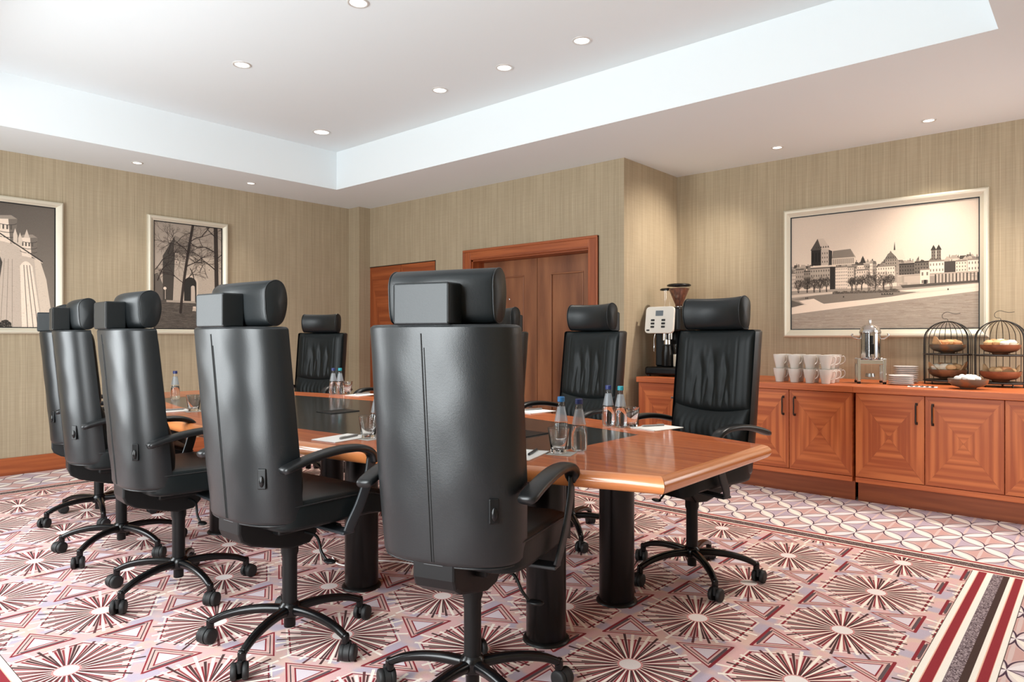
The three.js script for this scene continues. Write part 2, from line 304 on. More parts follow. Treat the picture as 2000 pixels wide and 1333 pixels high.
mesh('carpet_field', flat(FX0, FX1, FZ0, FZ1, (x, z) => [(x - 2.398) / TW, -(z + 0.55375) / TH]), M.field, floor);
const ropeUV = (x, z) => [(x - 4.455) / 0.33, (z + 0.641) / 0.25];
mesh('carpet_border', flat(FX0 - B1, FX1, FZ1, FZ1 + B1, (x, z) => [x / 0.5, 1 - (z - FZ1) / B1]), M.stripe, floor);
mesh('carpet_border', flat(FX0 - B1, FX1, FZ0 - B1, FZ0, (x, z) => [x / 0.5, 1 - (FZ0 - z) / B1]), M.stripe2, floor);
mesh('carpet_border', flat(FX1, FX1 + B2, FZ0 - B1, FZ1 + B1, (x, z) => [z / 0.5, 1 - (x - FX1) / B2]), M.stripe2, floor);
mesh('carpet_border', flat(FX0 - B1, FX0, FZ0, FZ1, (x, z) => [z / 0.5, 1 - (FX0 - x) / B1]), M.stripe, floor);
mesh('carpet_surround', flat(LEFTX, FX0 - B1, BACK, FRONTZ, ropeUV), M.rope, floor);
mesh('carpet_surround', flat(FX1 + B2, NICHEX, BACK, FRONTZ, ropeUV), M.rope, floor);
mesh('carpet_surround', flat(FX0 - B1, FX1 + B2, BACK, FZ0 - B1, ropeUV), M.rope, floor);
mesh('carpet_surround', flat(FX0 - B1, FX1 + B2, FZ1 + B1, FRONTZ, ropeUV), M.rope, floor);

// ------------------------------------------------------------------ walls, ceiling
const TK = 0.16;
struct('wall_back', box(LEFTX - TK, NICHEX + TK, 0, COFFER + 0.2, BACK - TK, BACK), M.wall);
struct('wall_corner', box(5.012, DOORX, 0, CEIL, BACK, -6.842), M.wall);
const D1 = [-5.088, -3.569, 2.0], D2 = [-6.84, -5.649, 2.04];
struct('wall_right', merged([
  box(DOORX, DOORX + 0.2, 0, COFFER, D1[1], RETZ), box(DOORX, DOORX + 0.2, D1[2], COFFER, D1[0], D1[1]), box(DOORX, DOORX + 0.2, 0, COFFER, D2[1], D1[0]),
  box(DOORX, DOORX + 0.2, D2[2], COFFER, D2[0], D2[1]), box(DOORX, DOORX + 0.2, 0, COFFER, BACK, D2[0])]), M.wall);
struct('wall_return', box(DOORX + 0.2, NICHEX, 0, COFFER, RETZ - 0.2, RETZ), M.wall);
struct('wall_side', box(NICHEX, NICHEX + TK, 0, COFFER, RETZ - 0.2, FRONTZ), M.wall);
struct('wall_front', merged([box(LEFTX - TK, WX[0], 0, COFFER + 0.2, FRONTZ, FRONTZ + TK), box(WX[1], NICHEX + TK, 0, COFFER + 0.2, FRONTZ, FRONTZ + TK), box(WX[0], WX[1], 0, WSILL, FRONTZ, FRONTZ + TK), box(WX[0], WX[1], WY1, COFFER + 0.2, FRONTZ, FRONTZ + TK)]), M.wall);  // out of view; set close so its window light reaches the niche
struct('wall_behind_doors', box(DOORX + 0.4, DOORX + 0.5, 0, COFFER, BACK, RETZ - 0.2), M.wall);
{
  const parts = []; let z = BACK;
  for (const [a, b] of WINDOWS) { parts.push(box(LEFTX - TK, LEFTX, 0, COFFER, z, a), box(LEFTX - TK, LEFTX, 0, WY0, a, b), box(LEFTX - TK, LEFTX, WY1, COFFER, a, b)); z = b; }
  parts.push(box(LEFTX - TK, LEFTX, 0, COFFER, z, FRONTZ)); struct('wall_left', merged(parts), M.wall);
  WINDOWS.forEach(([a, b], i) => {
    const w = structGroup(`window_${i + 1}`), x0 = LEFTX - 0.12, x1 = LEFTX - 0.06, m = (a + b) / 2;
    for (const [y0, y1, z0, z1] of [[WY0, WY0 + 0.06, a, b], [WY1 - 0.06, WY1, a, b], [WY0, WY1, a, a + 0.06], [WY0, WY1, b - 0.06, b], [WY0, WY1, m - 0.03, m + 0.03]]) mesh('window_frame', box(x0, x1, y0, y1, z0, z1), M.white, w);
    for (const [p, q] of [[a + 0.06, m - 0.03], [m + 0.03, b - 0.06]]) { const g = new THREE.PlaneGeometry(q - p, WY1 - WY0 - 0.12); g.rotateY(Math.PI / 2); mesh('pane', at(g, LEFTX - 0.09, (WY0 + WY1) / 2, (p + q) / 2), M.glass, w); }
  });
}
{
  const w = structGroup('window_3'), z0 = FRONTZ + 0.06, z1 = FRONTZ + 0.12, [a, b] = WX, m = (a + b) / 2;  // unseen window behind the camera, there for the light on the niche
  for (const [y0, y1, x0, x1] of [[WSILL, WSILL + 0.06, a, b], [WY1 - 0.06, WY1, a, b], [WSILL, WY1, a, a + 0.06], [WSILL, WY1, b - 0.06, b], [WSILL, WY1, m - 0.03, m + 0.03]]) mesh('window_frame', box(x0, x1, y0, y1, z0, z1), M.white, w);
  for (const [p, q] of [[a + 0.06, m - 0.03], [m + 0.03, b - 0.06]]) mesh('pane', at(new THREE.PlaneGeometry(q - p, WY1 - WSILL - 0.12), (p + q) / 2, (WSILL + WY1) / 2, FRONTZ + 0.09), M.glass, w);
}
{
  const c = structGroup('ceiling'), X0 = LEFTX - TK, X1 = NICHEX + TK, Z0 = BACK - TK, Z1 = FRONTZ + TK;
  mesh('soffit', merged([box(X0, CX0, CEIL, COFFER, Z0, Z1), box(CX1, X1, CEIL, COFFER, Z0, Z1), box(CX0, CX1, CEIL, COFFER, Z0, CZ0), box(CX0, CX1, CEIL, COFFER, CZ1, Z1)]), M.ceiling, c);
  mesh('coffer_panel', box(X0, X1, COFFER, COFFER + 0.2, Z0, Z1), M.ceiling, c);
}
struct('baseboard_back', rbox(LEFTX, 5.012, 0, 0.149, BACK, BACK + 0.018, 0.004), M.redwood);
struct('baseboard_right', merged([rbox(DOORX - 0.018, DOORX, 0, 0.149, D2[1], -5.2, 0.004), rbox(DOORX - 0.018, DOORX, 0, 0.149, -3.465, RETZ, 0.004)]), M.redwood);
struct('baseboard_corner', merged([rbox(4.994, 5.012, 0, 0.149, BACK + 0.02, -6.825, 0.004), rbox(4.994, DOORX, 0, 0.149, -6.842, -6.825, 0.004)]), M.redwood);
struct('baseboard_return', rbox(DOORX, NICHEX, 0, 0.149, RETZ, RETZ + 0.018, 0.004), M.redwood);

// four triangular veneers whose grain runs along each edge (local: face in the zy plane looking to -x)
function veneers(parent, x, z0, z1, y0, y1, matTB, matLR, off = 0) {
  const cz = (z0 + z1) / 2, cy = (y0 + y1) / 2, g = 0.0006;
  const T = [[[z0, y0], [z1, y0], 0], [[z1, y0], [z1, y1], 1], [[z1, y1], [z0, y1], 0], [[z0, y1], [z0, y0], 1]];
  T.forEach(([a, b, side]) => {
    const L = Math.hypot(b[0] - a[0], b[1] - a[1]), dz = (b[0] - a[0]) / L, dy = (b[1] - a[1]) / L, P = [], U = [], pts = [a, b, [cz, cy]];
    const c = [(a[0] + b[0] + cz) / 3, (a[1] + b[1] + cy) / 3], q = pts.map((p) => [p[0] + (c[0] - p[0]) * g * 4, p[1] + (c[1] - p[1]) * g * 4]);
    const uvOf = (p) => { const rz = p[0] - a[0], ry = p[1] - a[1]; return [rz * dz + ry * dy + off, Math.abs(rz * dy - ry * dz) + off]; };
    const front = q.map((p) => [x - 0.0025, p[1], p[0]]), rear = q.map((p) => [x + 0.001, p[1], p[0]]), tri = (A, B, C, k) => { for (const [v, i] of [[A, k[0]], [B, k[1]], [C, k[2]]]) { P.push(...v); U.push(...uvOf(q[i])); } };
    tri(front[0], front[2], front[1], [0, 2, 1]);
    for (let i = 0; i < 3; i++) { const j = (i + 1) % 3; tri(front[i], front[j], rear[j], [i, j, j]); tri(front[i], rear[j], rear[i], [i, j, i]); }
    const geo = new THREE.BufferGeometry(); geo.setAttribute('position', new THREE.Float32BufferAttribute(P, 3)); geo.setAttribute('uv', new THREE.Float32BufferAttribute(U, 2)); geo.computeVertexNormals();
    mesh('veneer', geo, side ? matLR : matTB, parent);
  });
}

// door_1: pair of panelled doors in a deep moulded frame
{
  const d = structGroup('door_1'), xo = DOORX, LX = DOORX + 0.172;
  const casing = (z0, z1, y0, y1, long) => merged([rbox(xo - 0.022, xo, y0, y1, z0, z1, 0.006, 2, long)]);
  mesh('door_frame', merged([casing(-5.196, D1[0] + 0.005, 0, 2.105, 'y'), rbox(xo - 0.03, xo, 0, 2.105, -5.196, -5.17, 0.006, 2, 'y')]), M.redwood, d);
  mesh('door_frame', merged([casing(D1[1] - 0.005, -3.468, 0, 2.105, 'y'), rbox(xo - 0.03, xo, 0, 2.105, -3.494, -3.468, 0.006, 2, 'y')]), M.redwood, d);
  mesh('door_frame', merged([casing(D1[0], D1[1], D1[2] - 0.005, 2.105), rbox(xo - 0.031, xo, 2.079, 2.105, -5.196, -3.468, 0.006, 2)]), M.redwood, d);
  mesh('door_reveal', merged([box(xo, LX + 0.05, 0, D1[2], D1[0] - 0.001, D1[0] + 0.02, 'y'), box(xo, LX + 0.05, 0, D1[2], D1[1] - 0.02, D1[1] + 0.001, 'y'), box(xo, LX + 0.05, D1[2] - 0.02, D1[2] + 0.001, D1[0], D1[1])]), M.redwood, d);
  const mid = (D1[0] + D1[1]) / 2;
  [[D1[0] + 0.02, mid - 0.003], [mid + 0.003, D1[1] - 0.02]].forEach(([a, b], i) => {
    const leaf = new THREE.Group(); leaf.name = 'door_leaf'; d.add(leaf);
    const pa = a + 0.17, pb = b - 0.17, py = 1.8135, rails = (y0, y1) => box(LX, LX + 0.045, y0, y1, pa, pb, 'y');
    mesh('stile', box(LX, LX + 0.045, 0.005, 1.978, a, pa, 'y'), M.walnut, leaf); mesh('stile', box(LX, LX + 0.045, 0.005, 1.978, pb, b, 'y'), M.walnut, leaf);
    mesh('rail', rails(py, 1.978), M.walnut, leaf); mesh('rail', rails(0.005, 0.2), M.walnut, leaf);
    mesh('panel', box(LX + 0.012, LX + 0.03, 0.2, py, pa, pb, 'y'), M.walnut, leaf);
    const bead = []; for (const [y0, y1, z0, z1] of [[py - 0.014, py, pa, pb], [0.2, 0.214, pa, pb], [0.214, py - 0.014, pa, pa + 0.014], [0.214, py - 0.014, pb - 0.014, pb]]) bead.push(rbox(LX - 0.006, LX + 0.02, y0, y1, z0, z1, 0.005, 2, z1 - z0 < 0.02 ? 'y' : undefined));
    mesh('panel_moulding', merged(bead), M.walnut, leaf);
    if (!i) { const p = new THREE.SphereGeometry(0.011, 12, 8); p.scale(0.5, 1, 1); mesh('peephole', at(p, LX + 0.008, 1.575, -4.71), M.chrome, leaf); }
  });
}
// door_2: flush cupboard doors with quartered veneer
{
  const d = structGroup('door_2'), z0 = D2[0], z1 = D2[1], zm = (z0 + z1) / 2;
  mesh('door_edge', merged([box(DOORX - 0.004, DOORX + 0.1, 0, D2[2], z1 - 0.008, z1, 'y'), box(DOORX - 0.004, DOORX + 0.1, D2[2] - 0.008, D2[2], z0, z1)]), M.handle, d);
  for (const [a, b] of [[z0, zm - 0.002], [zm + 0.002, z1 - 0.009]]) {
    const leaf = mesh('door_leaf', box(DOORX + 0.004, DOORX + 0.03, 0.005, D2[2] - 0.009, a, b, 'y'), M.redwood, d);
    veneers(leaf, DOORX + 0.004, a, b, 0.005, D2[2] - 0.009, M.redwood, M.redwood, a);
  }
}

// ------------------------------------------------------------------ recessed ceiling lamps
function downlight(x, y, z, r, power, label, group, angle = 0.72, aim) {
  const t = thing('ceiling_lamp', label, 'ceiling lamp', [x, y, z], 0, group);
  mesh('trim_ring', lathe([[r * 0.8, -0.001], [r * 0.84, -0.006], [r, -0.006], [r * 1.06, -0.001], [r * 1.06, 0.0]], 40), M.trimRing, t);
  mesh('lens', lathe([[0.0001, -0.0035], [r * 0.5, -0.0032], [r * 0.82, -0.002]], 32), M.lampGlow, t);
  const l = new THREE.SpotLight(new THREE.Color(1, 0.91, 0.8), power, 0, angle, 1, 2);
  l.position.set(x, y - 0.02, z); l.target.position.set(...(aim ?? [x, 0, z])); l.castShadow = true; l.shadow.radius = 2.5; l.name = 'lamp_light';
  scene.add(l, l.target);
}
const LG = 'small recessed lamps in the raised ceiling', LB = 'wide recessed lamps in the corners of the raised ceiling';
for (const [x, z, l] of [[3.744, -2.647, 'small recessed lamp in the row of three by the doors, end nearest the buffet'], [3.744, -3.343, 'small recessed lamp in the middle of the row of three by the doors'], [3.744, -4.039, 'small recessed lamp in the row of three by the doors, end nearest the picture wall'], [2.445, -3.347, 'small recessed lamp in the raised ceiling above the middle of the table'], [2.445, -4.748, 'small recessed lamp above the table half nearest the picture wall']]) downlight(x, COFFER, z, 0.062, 4, l, LG);
downlight(3.757, COFFER, -5.73, 0.085, 10, 'wide bright recessed lamp in the far corner of the raised ceiling', LB);
downlight(3.757, COFFER, -0.94, 0.085, 10, 'wide bright recessed lamp at the end of the raised ceiling nearest the buffet', LB);
for (const [x, z, l] of [[2.42, -6.629, 'tiny lamp in the low ceiling above the gap between the two pictures'], [3.511, -6.63, 'tiny lamp in the low ceiling between the tree picture and the room corner']]) downlight(x, CEIL, z, 0.045, 1.5, l, 'tiny lamps over the picture wall');
downlight(5.736, CEIL, -2.068, 0.045, 9, 'tiny round lamp in the low ceiling above the stacked mugs', 'tiny lamps over the buffet', 0.75, [5.62, 1.55, RETZ]);
downlight(5.746, CEIL, -0.976, 0.045, 6.5, 'tiny round lamp in the low ceiling above the framed city view', 'tiny lamps over the buffet', 0.85, [5.8, 0, -1.1]);
downlight(5.746, CEIL, 0.116, 0.045, 6, 'unseen tiny round lamp in the low ceiling at the front end of the buffet, lighting the niche', 'tiny lamps over the buffet', 0.85, [5.8, 0, -0.1]);  // out of view, continues the lamp row to brighten the niche wall

// ------------------------------------------------------------------ conference table
const TX = 2.348, TZ = -3.35, HALF = 2.32, TOP = 0.74;
const hw = (d) => 0.842 - 0.0755 * d * d, ihw = (d) => 0.572 - 0.074 * d * d;
{
  const t = thing('conference_table', 'long boat-shaped cherry wood conference table with black inlay and black column legs', 'table', [TX, 0, TZ]);
  const outline = (inset, y, n = 48) => { const r = []; const L = HALF - inset; for (let i = 0; i <= n; i++) { const d = -L + 2 * L * i / n; r.push([hw(d) - inset, d]); } for (let i = n; i >= 0; i--) { const d = -L + 2 * L * i / n; r.push([-(hw(d) - inset), d]); } return r; };
  const shapeOf = (pts) => new THREE.Shape(pts.map(([x, z]) => new THREE.Vector2(x, -z)));
  const IL = 1.765, inl = (g) => { const r = []; for (let i = 0; i <= 40; i++) { const d = -IL - g + 2 * (IL + g) * i / 40; r.push([ihw(d) + g, d]); } for (let i = 40; i >= 0; i--) { const d = -IL - g + 2 * (IL + g) * i / 40; r.push([-(ihw(d) + g), d]); } return r; };
  const top = shapeOf(outline(0.03)); top.holes.push(new THREE.Path(inl(0.001).map(([x, z]) => new THREE.Vector2(x, -z))));
  let g = new THREE.ExtrudeGeometry(top, { depth: 0.04, bevelEnabled: false }); g.rotateX(-Math.PI / 2); g.translate(0, TOP - 0.04, 0); mesh('tabletop', metric(g), M.tableTop, t);
  g = new THREE.ExtrudeGeometry(shapeOf(inl(0)), { depth: 0.03, bevelEnabled: false }); g.rotateX(-Math.PI / 2); g.translate(0, TOP - 0.031, 0); mesh('inlay', metric(g), M.inlay, t);
  // bullnose edges, mitred at the corners
  const prof = []; for (let i = 0; i <= 10; i++) { const a = Math.PI / 2 - Math.PI * i / 10; prof.push([Math.cos(a) * 0.032, Math.sin(a) * 0.029]); } // out, up
  const edge = (pts) => { const rows = pts; return grid(10, rows.length - 1, (u, v) => { const [x, z, nx, nz] = rows[Math.round(v * (rows.length - 1))], [o, h] = prof[Math.round(u * 10)]; return [x + nx * o, TOP - 0.029 + h, z + nz * o, v * 1.2, u * 0.09]; }); };
  for (const s of [1, -1]) {
    const rows = []; for (let i = 0; i <= 48; i++) { const d = -HALF + 0.032 + (2 * HALF - 0.064) * i / 48, e = i === 0 ? -1 : i === 48 ? 1 : 0; rows.push([s * (hw(d) - 0.032), d, s, e ? e * 0.94 : 0.0]); }
    const gg = edge(s > 0 ? rows : rows.reverse()); const uv = gg.attributes.uv; for (let i = 0; i < uv.count; i++) uv.setX(i, uv.getX(i) * 3.8); mesh('edge_band', gg, M.tableEdge, t);
    const D = s * (HALF - 0.032), W = hw(D) - 0.032; mesh('edge_band', edge([[s * W, D, s * 1, s], [s * (W - 0.02), D, 0.0, s], [-s * (W - 0.02), D, 0.0, s], [-s * W, D, -s * 1, s]].map((r) => r)), M.tableEdge, t);
  }
  g = new THREE.ExtrudeGeometry(shapeOf(outline(0.035)), { depth: 0.016, bevelEnabled: false }); g.rotateX(-Math.PI / 2); g.translate(0, TOP - 0.057, 0); mesh('underside', metric(g), M.tableEdge, t);
  for (const [x, z] of [[0.255, -1.7], [0.385, -0.69], [0.385, 0.69], [0.255, 1.7]]) for (const s of [1, -1]) {
    const leg = mesh('leg', at(lathe([[0.0001, 0], [0.078, 0], [0.078, TOP - 0.056]], 40), s * x, 0, z), M.legBlack, t);
    mesh('foot_ring', at(lathe([[0.074, 0.014], [0.084, 0.013], [0.091, 0.006], [0.092, 0]], 40), s * x, 0, z), M.plastic, leg);
  }
  const beam = (z0, z1) => rbox(-0.03, 0.03, TOP - 0.13, TOP - 0.057, z0, z1, 0.005); mesh('beam', beam(-1.75, 1.75), M.legBlack, t);
  for (const z of [-0.06, 1.36]) { // cable hatches in the inlay
    const h = mesh('cable_hatch', rbox(-0.1, 0.1, TOP - 0.002, TOP + 0.004, z - 0.075, z + 0.075, 0.002), M.plastic, t);
    mesh('cable_slot', box(-0.085, 0.085, TOP + 0.0035, TOP + 0.0052, z - 0.06, z - 0.045), M.black, h);
  }
}

// ------------------------------------------------------------------ chairs
const chair = thing('office_chair', '', 'chair');
{
  const Y0 = 0.515, Y1 = 1.216, rear = (y) => mix(-0.258, -0.32, (y - Y0) / (Y1 - Y0)), depth = (y) => mix(0.16, 0.15, (y - Y0) / (Y1 - Y0)), half = (y) => { const t = (y - Y0) / (Y1 - Y0); return mix(0.232, 0.2415, smooth(0, 0.4, t)); };
  const front = (y) => rear(y) + depth(y);
  // upholstered rear shell
  const NS = 2.58, N = 48;
  const rowsY = []; for (let j = 0; j <= 34; j++) rowsY.push(j / 34);
  const shell = grid(N, 40, (u, v) => {
    // v: rounding at the bottom and the top
    let y, k; const e = 0.02; if (v < 0.1) { const a = v / 0.1 * Math.PI / 2; y = Y0 + e * (1 - Math.cos(a)); k = 1 - 0.1 * (1 - Math.sin(a)); } else if (v > 0.9) { const a = (v - 0.9) / 0.1 * Math.PI / 2; y = Y1 - e * 0.6 + e * 0.6 * Math.sin(a); k = 1 - 0.1 * (1 - Math.cos(a)); } else { y = mix(Y0 + e, Y1 - e * 0.6, (v - 0.1) / 0.8); k = 1; }
    const a = u * Math.PI, c = Math.cos(a), s = Math.sin(a), r = Math.sign(c) * Math.abs(c) ** (2 / NS) * half(y) * k, d = Math.abs(s) ** (2 / NS) * depth(y) * (1 - (1 - k) * 1.0);
    const dimple = 0.0016 * Math.sin(y * 31 + r * 9) * Math.sin(r * 23 + 1) * Math.abs(s) * smooth(0.01, 0.06, Math.abs(r));
    return [front(y) - d + dimple, y, r, u * 0.75, y];
  });
  const lid = (y, up) => { const pts = []; for (let i = 0; i <= N; i++) { const a = i / N * Math.PI, c = Math.cos(a), s = Math.sin(a); pts.push([front(y) - Math.abs(s) ** (2 / NS) * depth(y) * 0.9, Math.sign(c) * Math.abs(c) ** (2 / NS) * half(y) * 0.9]); } return grid(N, 1, (u, v) => { const p = pts[Math.round(u * N)]; return [mix(p[0], front(y), v), y, mix(p[1], p[1] * 0.96, v)]; }, { flip: !up }); };
  const backrest = mesh('backrest', merged([shell, lid(Y1 - 0.0005, false), lid(Y0 + 0.0005, true)]), M.leather, chair);
  const seamPts = (dz, y0 = Y0 + 0.015, y1 = 1.19) => { const p = []; for (let i = 0; i <= 12; i++) { const y = mix(y0, y1, i / 12); p.push([rear(y) - 0.0002, y, dz]); } return p; };
  mesh('rear_seam', tube(seamPts(-0.003), 0.0024, 24, 6), M.stitch, backrest); mesh('rear_seam', tube(seamPts(0.005, Y0 + 0.015, 1.15), 0.0016, 24, 6), M.stitch, backrest);
  const pip = []; for (let i = 0; i <= 40; i++) { const a = (0.03 + 0.94 * i / 40) * Math.PI, c = Math.cos(a), s = Math.sin(a), y = Y1 - 0.004; pip.push([front(y) - Math.abs(s) ** (2 / NS) * depth(y) * 0.955, y, Math.sign(c) * Math.abs(c) ** (2 / NS) * half(y) * 0.955]); }
  const pipB = pip.map(([x, , z]) => { const y = Y0 + 0.004; return [x + (rear(y) - rear(Y1 - 0.004)), y, z * 0.96]; });
  mesh('piping', tube(pip, 0.0032, 80, 6), M.leather, backrest); mesh('piping', tube(pipB, 0.0032, 80, 6), M.leather, backrest);
  // adjustment plate low on the right of the rear
  { const y = 0.69, ang = 0.24 * Math.PI, c = Math.cos(ang), s = Math.sin(ang); const px = front(y) - Math.abs(s) ** (2 / NS) * depth(y), pz = Math.abs(c) ** (2 / NS) * half(y);
    const turn = 0.66; const plate = rbox(-0.004, 0.004, -0.036, 0.036, -0.015, 0.015, 0.004, 3); plate.rotateY(turn); mesh('adjuster_plate', at(plate, px - 0.004, y, pz), M.plastic, chair);
    const kn = new THREE.SphereGeometry(1, 16, 12); kn.scale(0.007, 0.02, 0.009); kn.translate(-0.004, -0.008, 0); kn.rotateY(turn); mesh('adjuster_knob', at(kn, px - 0.004, y, pz), M.baseMetal, chair); }
  // front cushion with folds, and the lumbar roll
  const fN = noiseTable(32, 717);
  const fold = (z, y) => { const t = smooth(0.82, 0.88, y) * (1 - smooth(1.03, 1.19, y)) * (1 - smooth(0.12, 0.152, Math.abs(z))); let s = 0; for (const [p, w, a, l, y0, y1] of [[-0.118, 0.008, 0.0045, 0.5, 0.8, 1.05], [-0.082, 0.011, 0.008, -0.3, 0.78, 1.12], [-0.04, 0.007, 0.005, 0.35, 0.8, 1.0], [-0.018, 0.012, 0.0095, 0.12, 0.78, 1.16], [0.03, 0.008, 0.006, -0.4, 0.8, 1.03], [0.06, 0.012, 0.009, 0.22, 0.78, 1.14], [0.1, 0.008, 0.006, -0.3, 0.8, 1.06]]) { const q = (z - p - l * (y - 0.9) * 0.22 - 0.012 * (fN(p * 90 + 7, y * 14) - 0.5)) / (w * (0.8 + 0.9 * smooth(0.85, 1.1, y))); s -= a * Math.exp(-q * q) * (1 - smooth(y1 - 0.12, y1, y)); } return s * t + 0.003 * (fN(z * 60, y * 18) - 0.5) * t; };
  const crease = (z) => 0.797 + 0.022 * (z / 0.2) ** 2;
  const cush = (y0, y1, bulge, lum) => grid(72, 48, (u, v) => {
    const edge = 0.97, a = mix(-1, 1, u), z0 = a * 0.225, ya = lum ? y0 : crease(z0), yb = lum ? crease(z0) + 0.012 : y1, y = mix(ya, yb, v), W = half(y) * edge, z = a * W;
    const ex = 1 - Math.abs(a) ** 6, ey = lum ? Math.sin(Math.PI * clamp(v * 0.94 + 0.03)) ** 0.6 : (1 - Math.abs(2 * v - 1) ** 10);
    let f = front(y) - 0.012 + bulge * ex ** 0.5 * ey + 0.018 * a * a * ex;
    if (!lum) { for (const s of [-0.158, 0.158]) { const q = (z - s) / 0.003; f -= 0.003 * Math.exp(-q * q) * ey; } f += fold(z, y); }
    else { f += (0.0016 * Math.sin(z * 170 + Math.sin(y * 40) * 1.6 + 3 * fN(z * 40, y * 9)) + 0.002 * (fN(z * 70, y * 12) - 0.5)) * Math.sin(Math.PI * v) * ex; }
    return [f, y, z, z, y];
  }, { flip: true });
  mesh('backrest_cushion', cush(0.795, Y1 - 0.004, 0.024, false), M.dullLeather, backrest);
  mesh('lumbar_cushion', cush(0.535, 0.822, 0.046, true), M.dullLeather, backrest);
  // headrest
  const hp = [[-0.243, 1.222], [-0.254, 1.25], [-0.258, 1.3], [-0.258, 1.34], [-0.246, 1.363], [-0.215, 1.377], [-0.188, 1.366], [-0.172, 1.325], [-0.174, 1.27], [-0.19, 1.228], [-0.215, 1.214]];
  const hc = new THREE.CatmullRomCurve3(hp.map(([x, y]) => V(x, y, 0)), true, 'centripetal'), hpt = hc.getPoints(44).slice(0, 44);
  const cxh = -0.214, cyh = 1.298;
  const endY = [0, 0.55, 0.86, 0.96, 1];
  const head = grid(44, 30, (u, v) => { const p = hpt[Math.round(u * 44) % 44]; let a = mix(-1, 1, v), k = 1, z;
    const q = Math.abs(a); if (q > 0.86) { const t = (q - 0.86) / 0.14; k = t >= 1 ? 0 : t > 0.5 ? mix(0.955, 0.0, smooth(0.5, 1, t)) : mix(1, 0.955, t / 0.5); z = Math.sign(a) * (0.166 + 0.012 * Math.min(1, t * 2) + 0.002 * smooth(0.5, 1, t)); } else z = a / 0.86 * 0.166;
    return [cxh + (p.x - cxh) * k + 1.3 * z * z, cyh + (p.y - cyh) * k + 0.15 * z * z, z, u * 0.5, z]; }, { wrapU: true });
  const headrest = mesh('headrest', head, M.headLeather = phys({ color: new THREE.Color(0.008, 0.01, 0.011), roughness: 0.38, specularIntensity: 0.7, bumpMap: leatherBump, bumpScale: 0.00015 }), chair);
  const ring = (s) => tube(hpt.filter((_, i) => i % 2 === 0).map((p) => { const z = s * 0.1745; return [cxh + (p.x - cxh) * 0.98 + 1.3 * z * z, cyh + (p.y - cyh) * 0.98 + 0.15 * z * z, z]; }), 0.0026, 66, 6, true);
  mesh('piping', ring(1), M.leather, headrest); mesh('piping', ring(-1), M.leather, headrest);
  const diag = []; for (let i = 0; i <= 14; i++) { const z = mix(-0.155, 0.155, i / 14), q = i / 14, y = mix(1.335, 1.358, q) - 0.012 * Math.sin(q * Math.PI); diag.push([-0.257 + 1.3 * z * z + (y > 1.335 ? (y - 1.335) * 0.5 : 0), y + 0.15 * z * z, z]); }
  mesh('rear_seam', tube(diag, 0.002, 30, 6), M.stitch, headrest);
  const mount = mesh('headrest_mount', rbox(-0.326, -0.245, 1.214, 1.333, -0.09, 0.09, 0.007, 3), M.headLeather, chair);
  for (const s of [1, -1]) mesh('piping', tube([[-0.324, 1.222, s * 0.088], [-0.324, 1.326, s * 0.088]], 0.0022, 4, 6), M.stitch, mount);
  // seat
  const plan = (a) => { const n = 7, c = Math.cos(a), s = Math.sin(a); return [Math.sign(c) * Math.abs(c) ** (2 / n), Math.sign(s) * Math.abs(s) ** (2 / n)]; };
  const lay = [[0, 0.49], [0.94, 0.49], [0.985, 0.497], [1, 0.51], [1, 0.565], [0.992, 0.582], [0.972, 0.592], [0.94, 0.597], [0.8, 0.602], [0.5, 0.604], [0, 0.603]];
  const seat = mesh('seat', grid(64, lay.length - 1, (u, v) => { const [k, y] = lay[Math.round(v * (lay.length - 1))], [c, s] = plan(u * Math.PI * 2 + 0.02); const x = 0.07 + c * k * 0.262, z = s * k * mix(0.235, 0.25, (c + 1) / 2); const d = smooth(0.16, 0.335, x) * 0.04 * (y > 0.5 ? 1 : 0.3); return [x, y - d, z, x, z]; }, { wrapU: true, flip: true }), M.dullLeather, chair);
  const sp = []; for (let i = 0; i < 64; i++) { const [c, s] = plan(i / 64 * Math.PI * 2 + 0.02), x = 0.07 + c * 0.2615, z = s * mix(0.235, 0.25, (c + 1) / 2); sp.push([x, 0.579 - smooth(0.16, 0.335, x) * 0.04, z]); }
  mesh('piping', tube(sp, 0.0028, 160, 6, true), M.leather, seat);
  // arms
  for (const s of [1, -1]) {
    const pad = sweep([[-0.215, 0.722, s * 0.272], [-0.14, 0.744, s * 0.276], [-0.04, 0.763, s * 0.28], [0.05, 0.768, s * 0.282], [0.12, 0.76, s * 0.283], [0.162, 0.738, s * 0.283], [0.176, 0.705, s * 0.283]], (t) => { const k = t < 0.04 ? mix(0.8, 1, t / 0.04) : 1; return oval(0.03 * k * mix(1, 0.86, smooth(0.6, 1, t)), 0.0145 * k, 18, 2.8); }, [0, 0, 1], 40);
    const arm = mesh('armrest', pad, M.armPad, chair);
    mesh('arm_support', merged([sweep([[0.168, 0.72, s * 0.282], [0.158, 0.66, s * 0.281], [0.118, 0.55, s * 0.275], [0.082, 0.482, s * 0.268], [0.072, 0.452, s * 0.262]], () => oval(0.0065, 0.022, 16, 4), [0, 0, 1], 30), rbox(0.045, 0.1, 0.444, 0.456, s > 0 ? 0.05 : -0.268, s > 0 ? 0.268 : -0.05, 0.004)]), M.armPost, arm);
  }
  // mechanism and J bracket
  const mech = mesh('tilt_mechanism', merged([extrude([[-0.246, 0.525], [-0.246, 0.48], [-0.236, 0.455], [-0.2, 0.432], [-0.09, 0.4], [-0.03, 0.385], [0.04, 0.39], [0.07, 0.42], [0.07, 0.475], [-0.1, 0.487], [-0.175, 0.497], [-0.19, 0.525]], 0.14, 0.008), rbox(-0.12, 0.18, 0.45, 0.495, -0.11, 0.11, 0.01)]), M.plastic, chair);
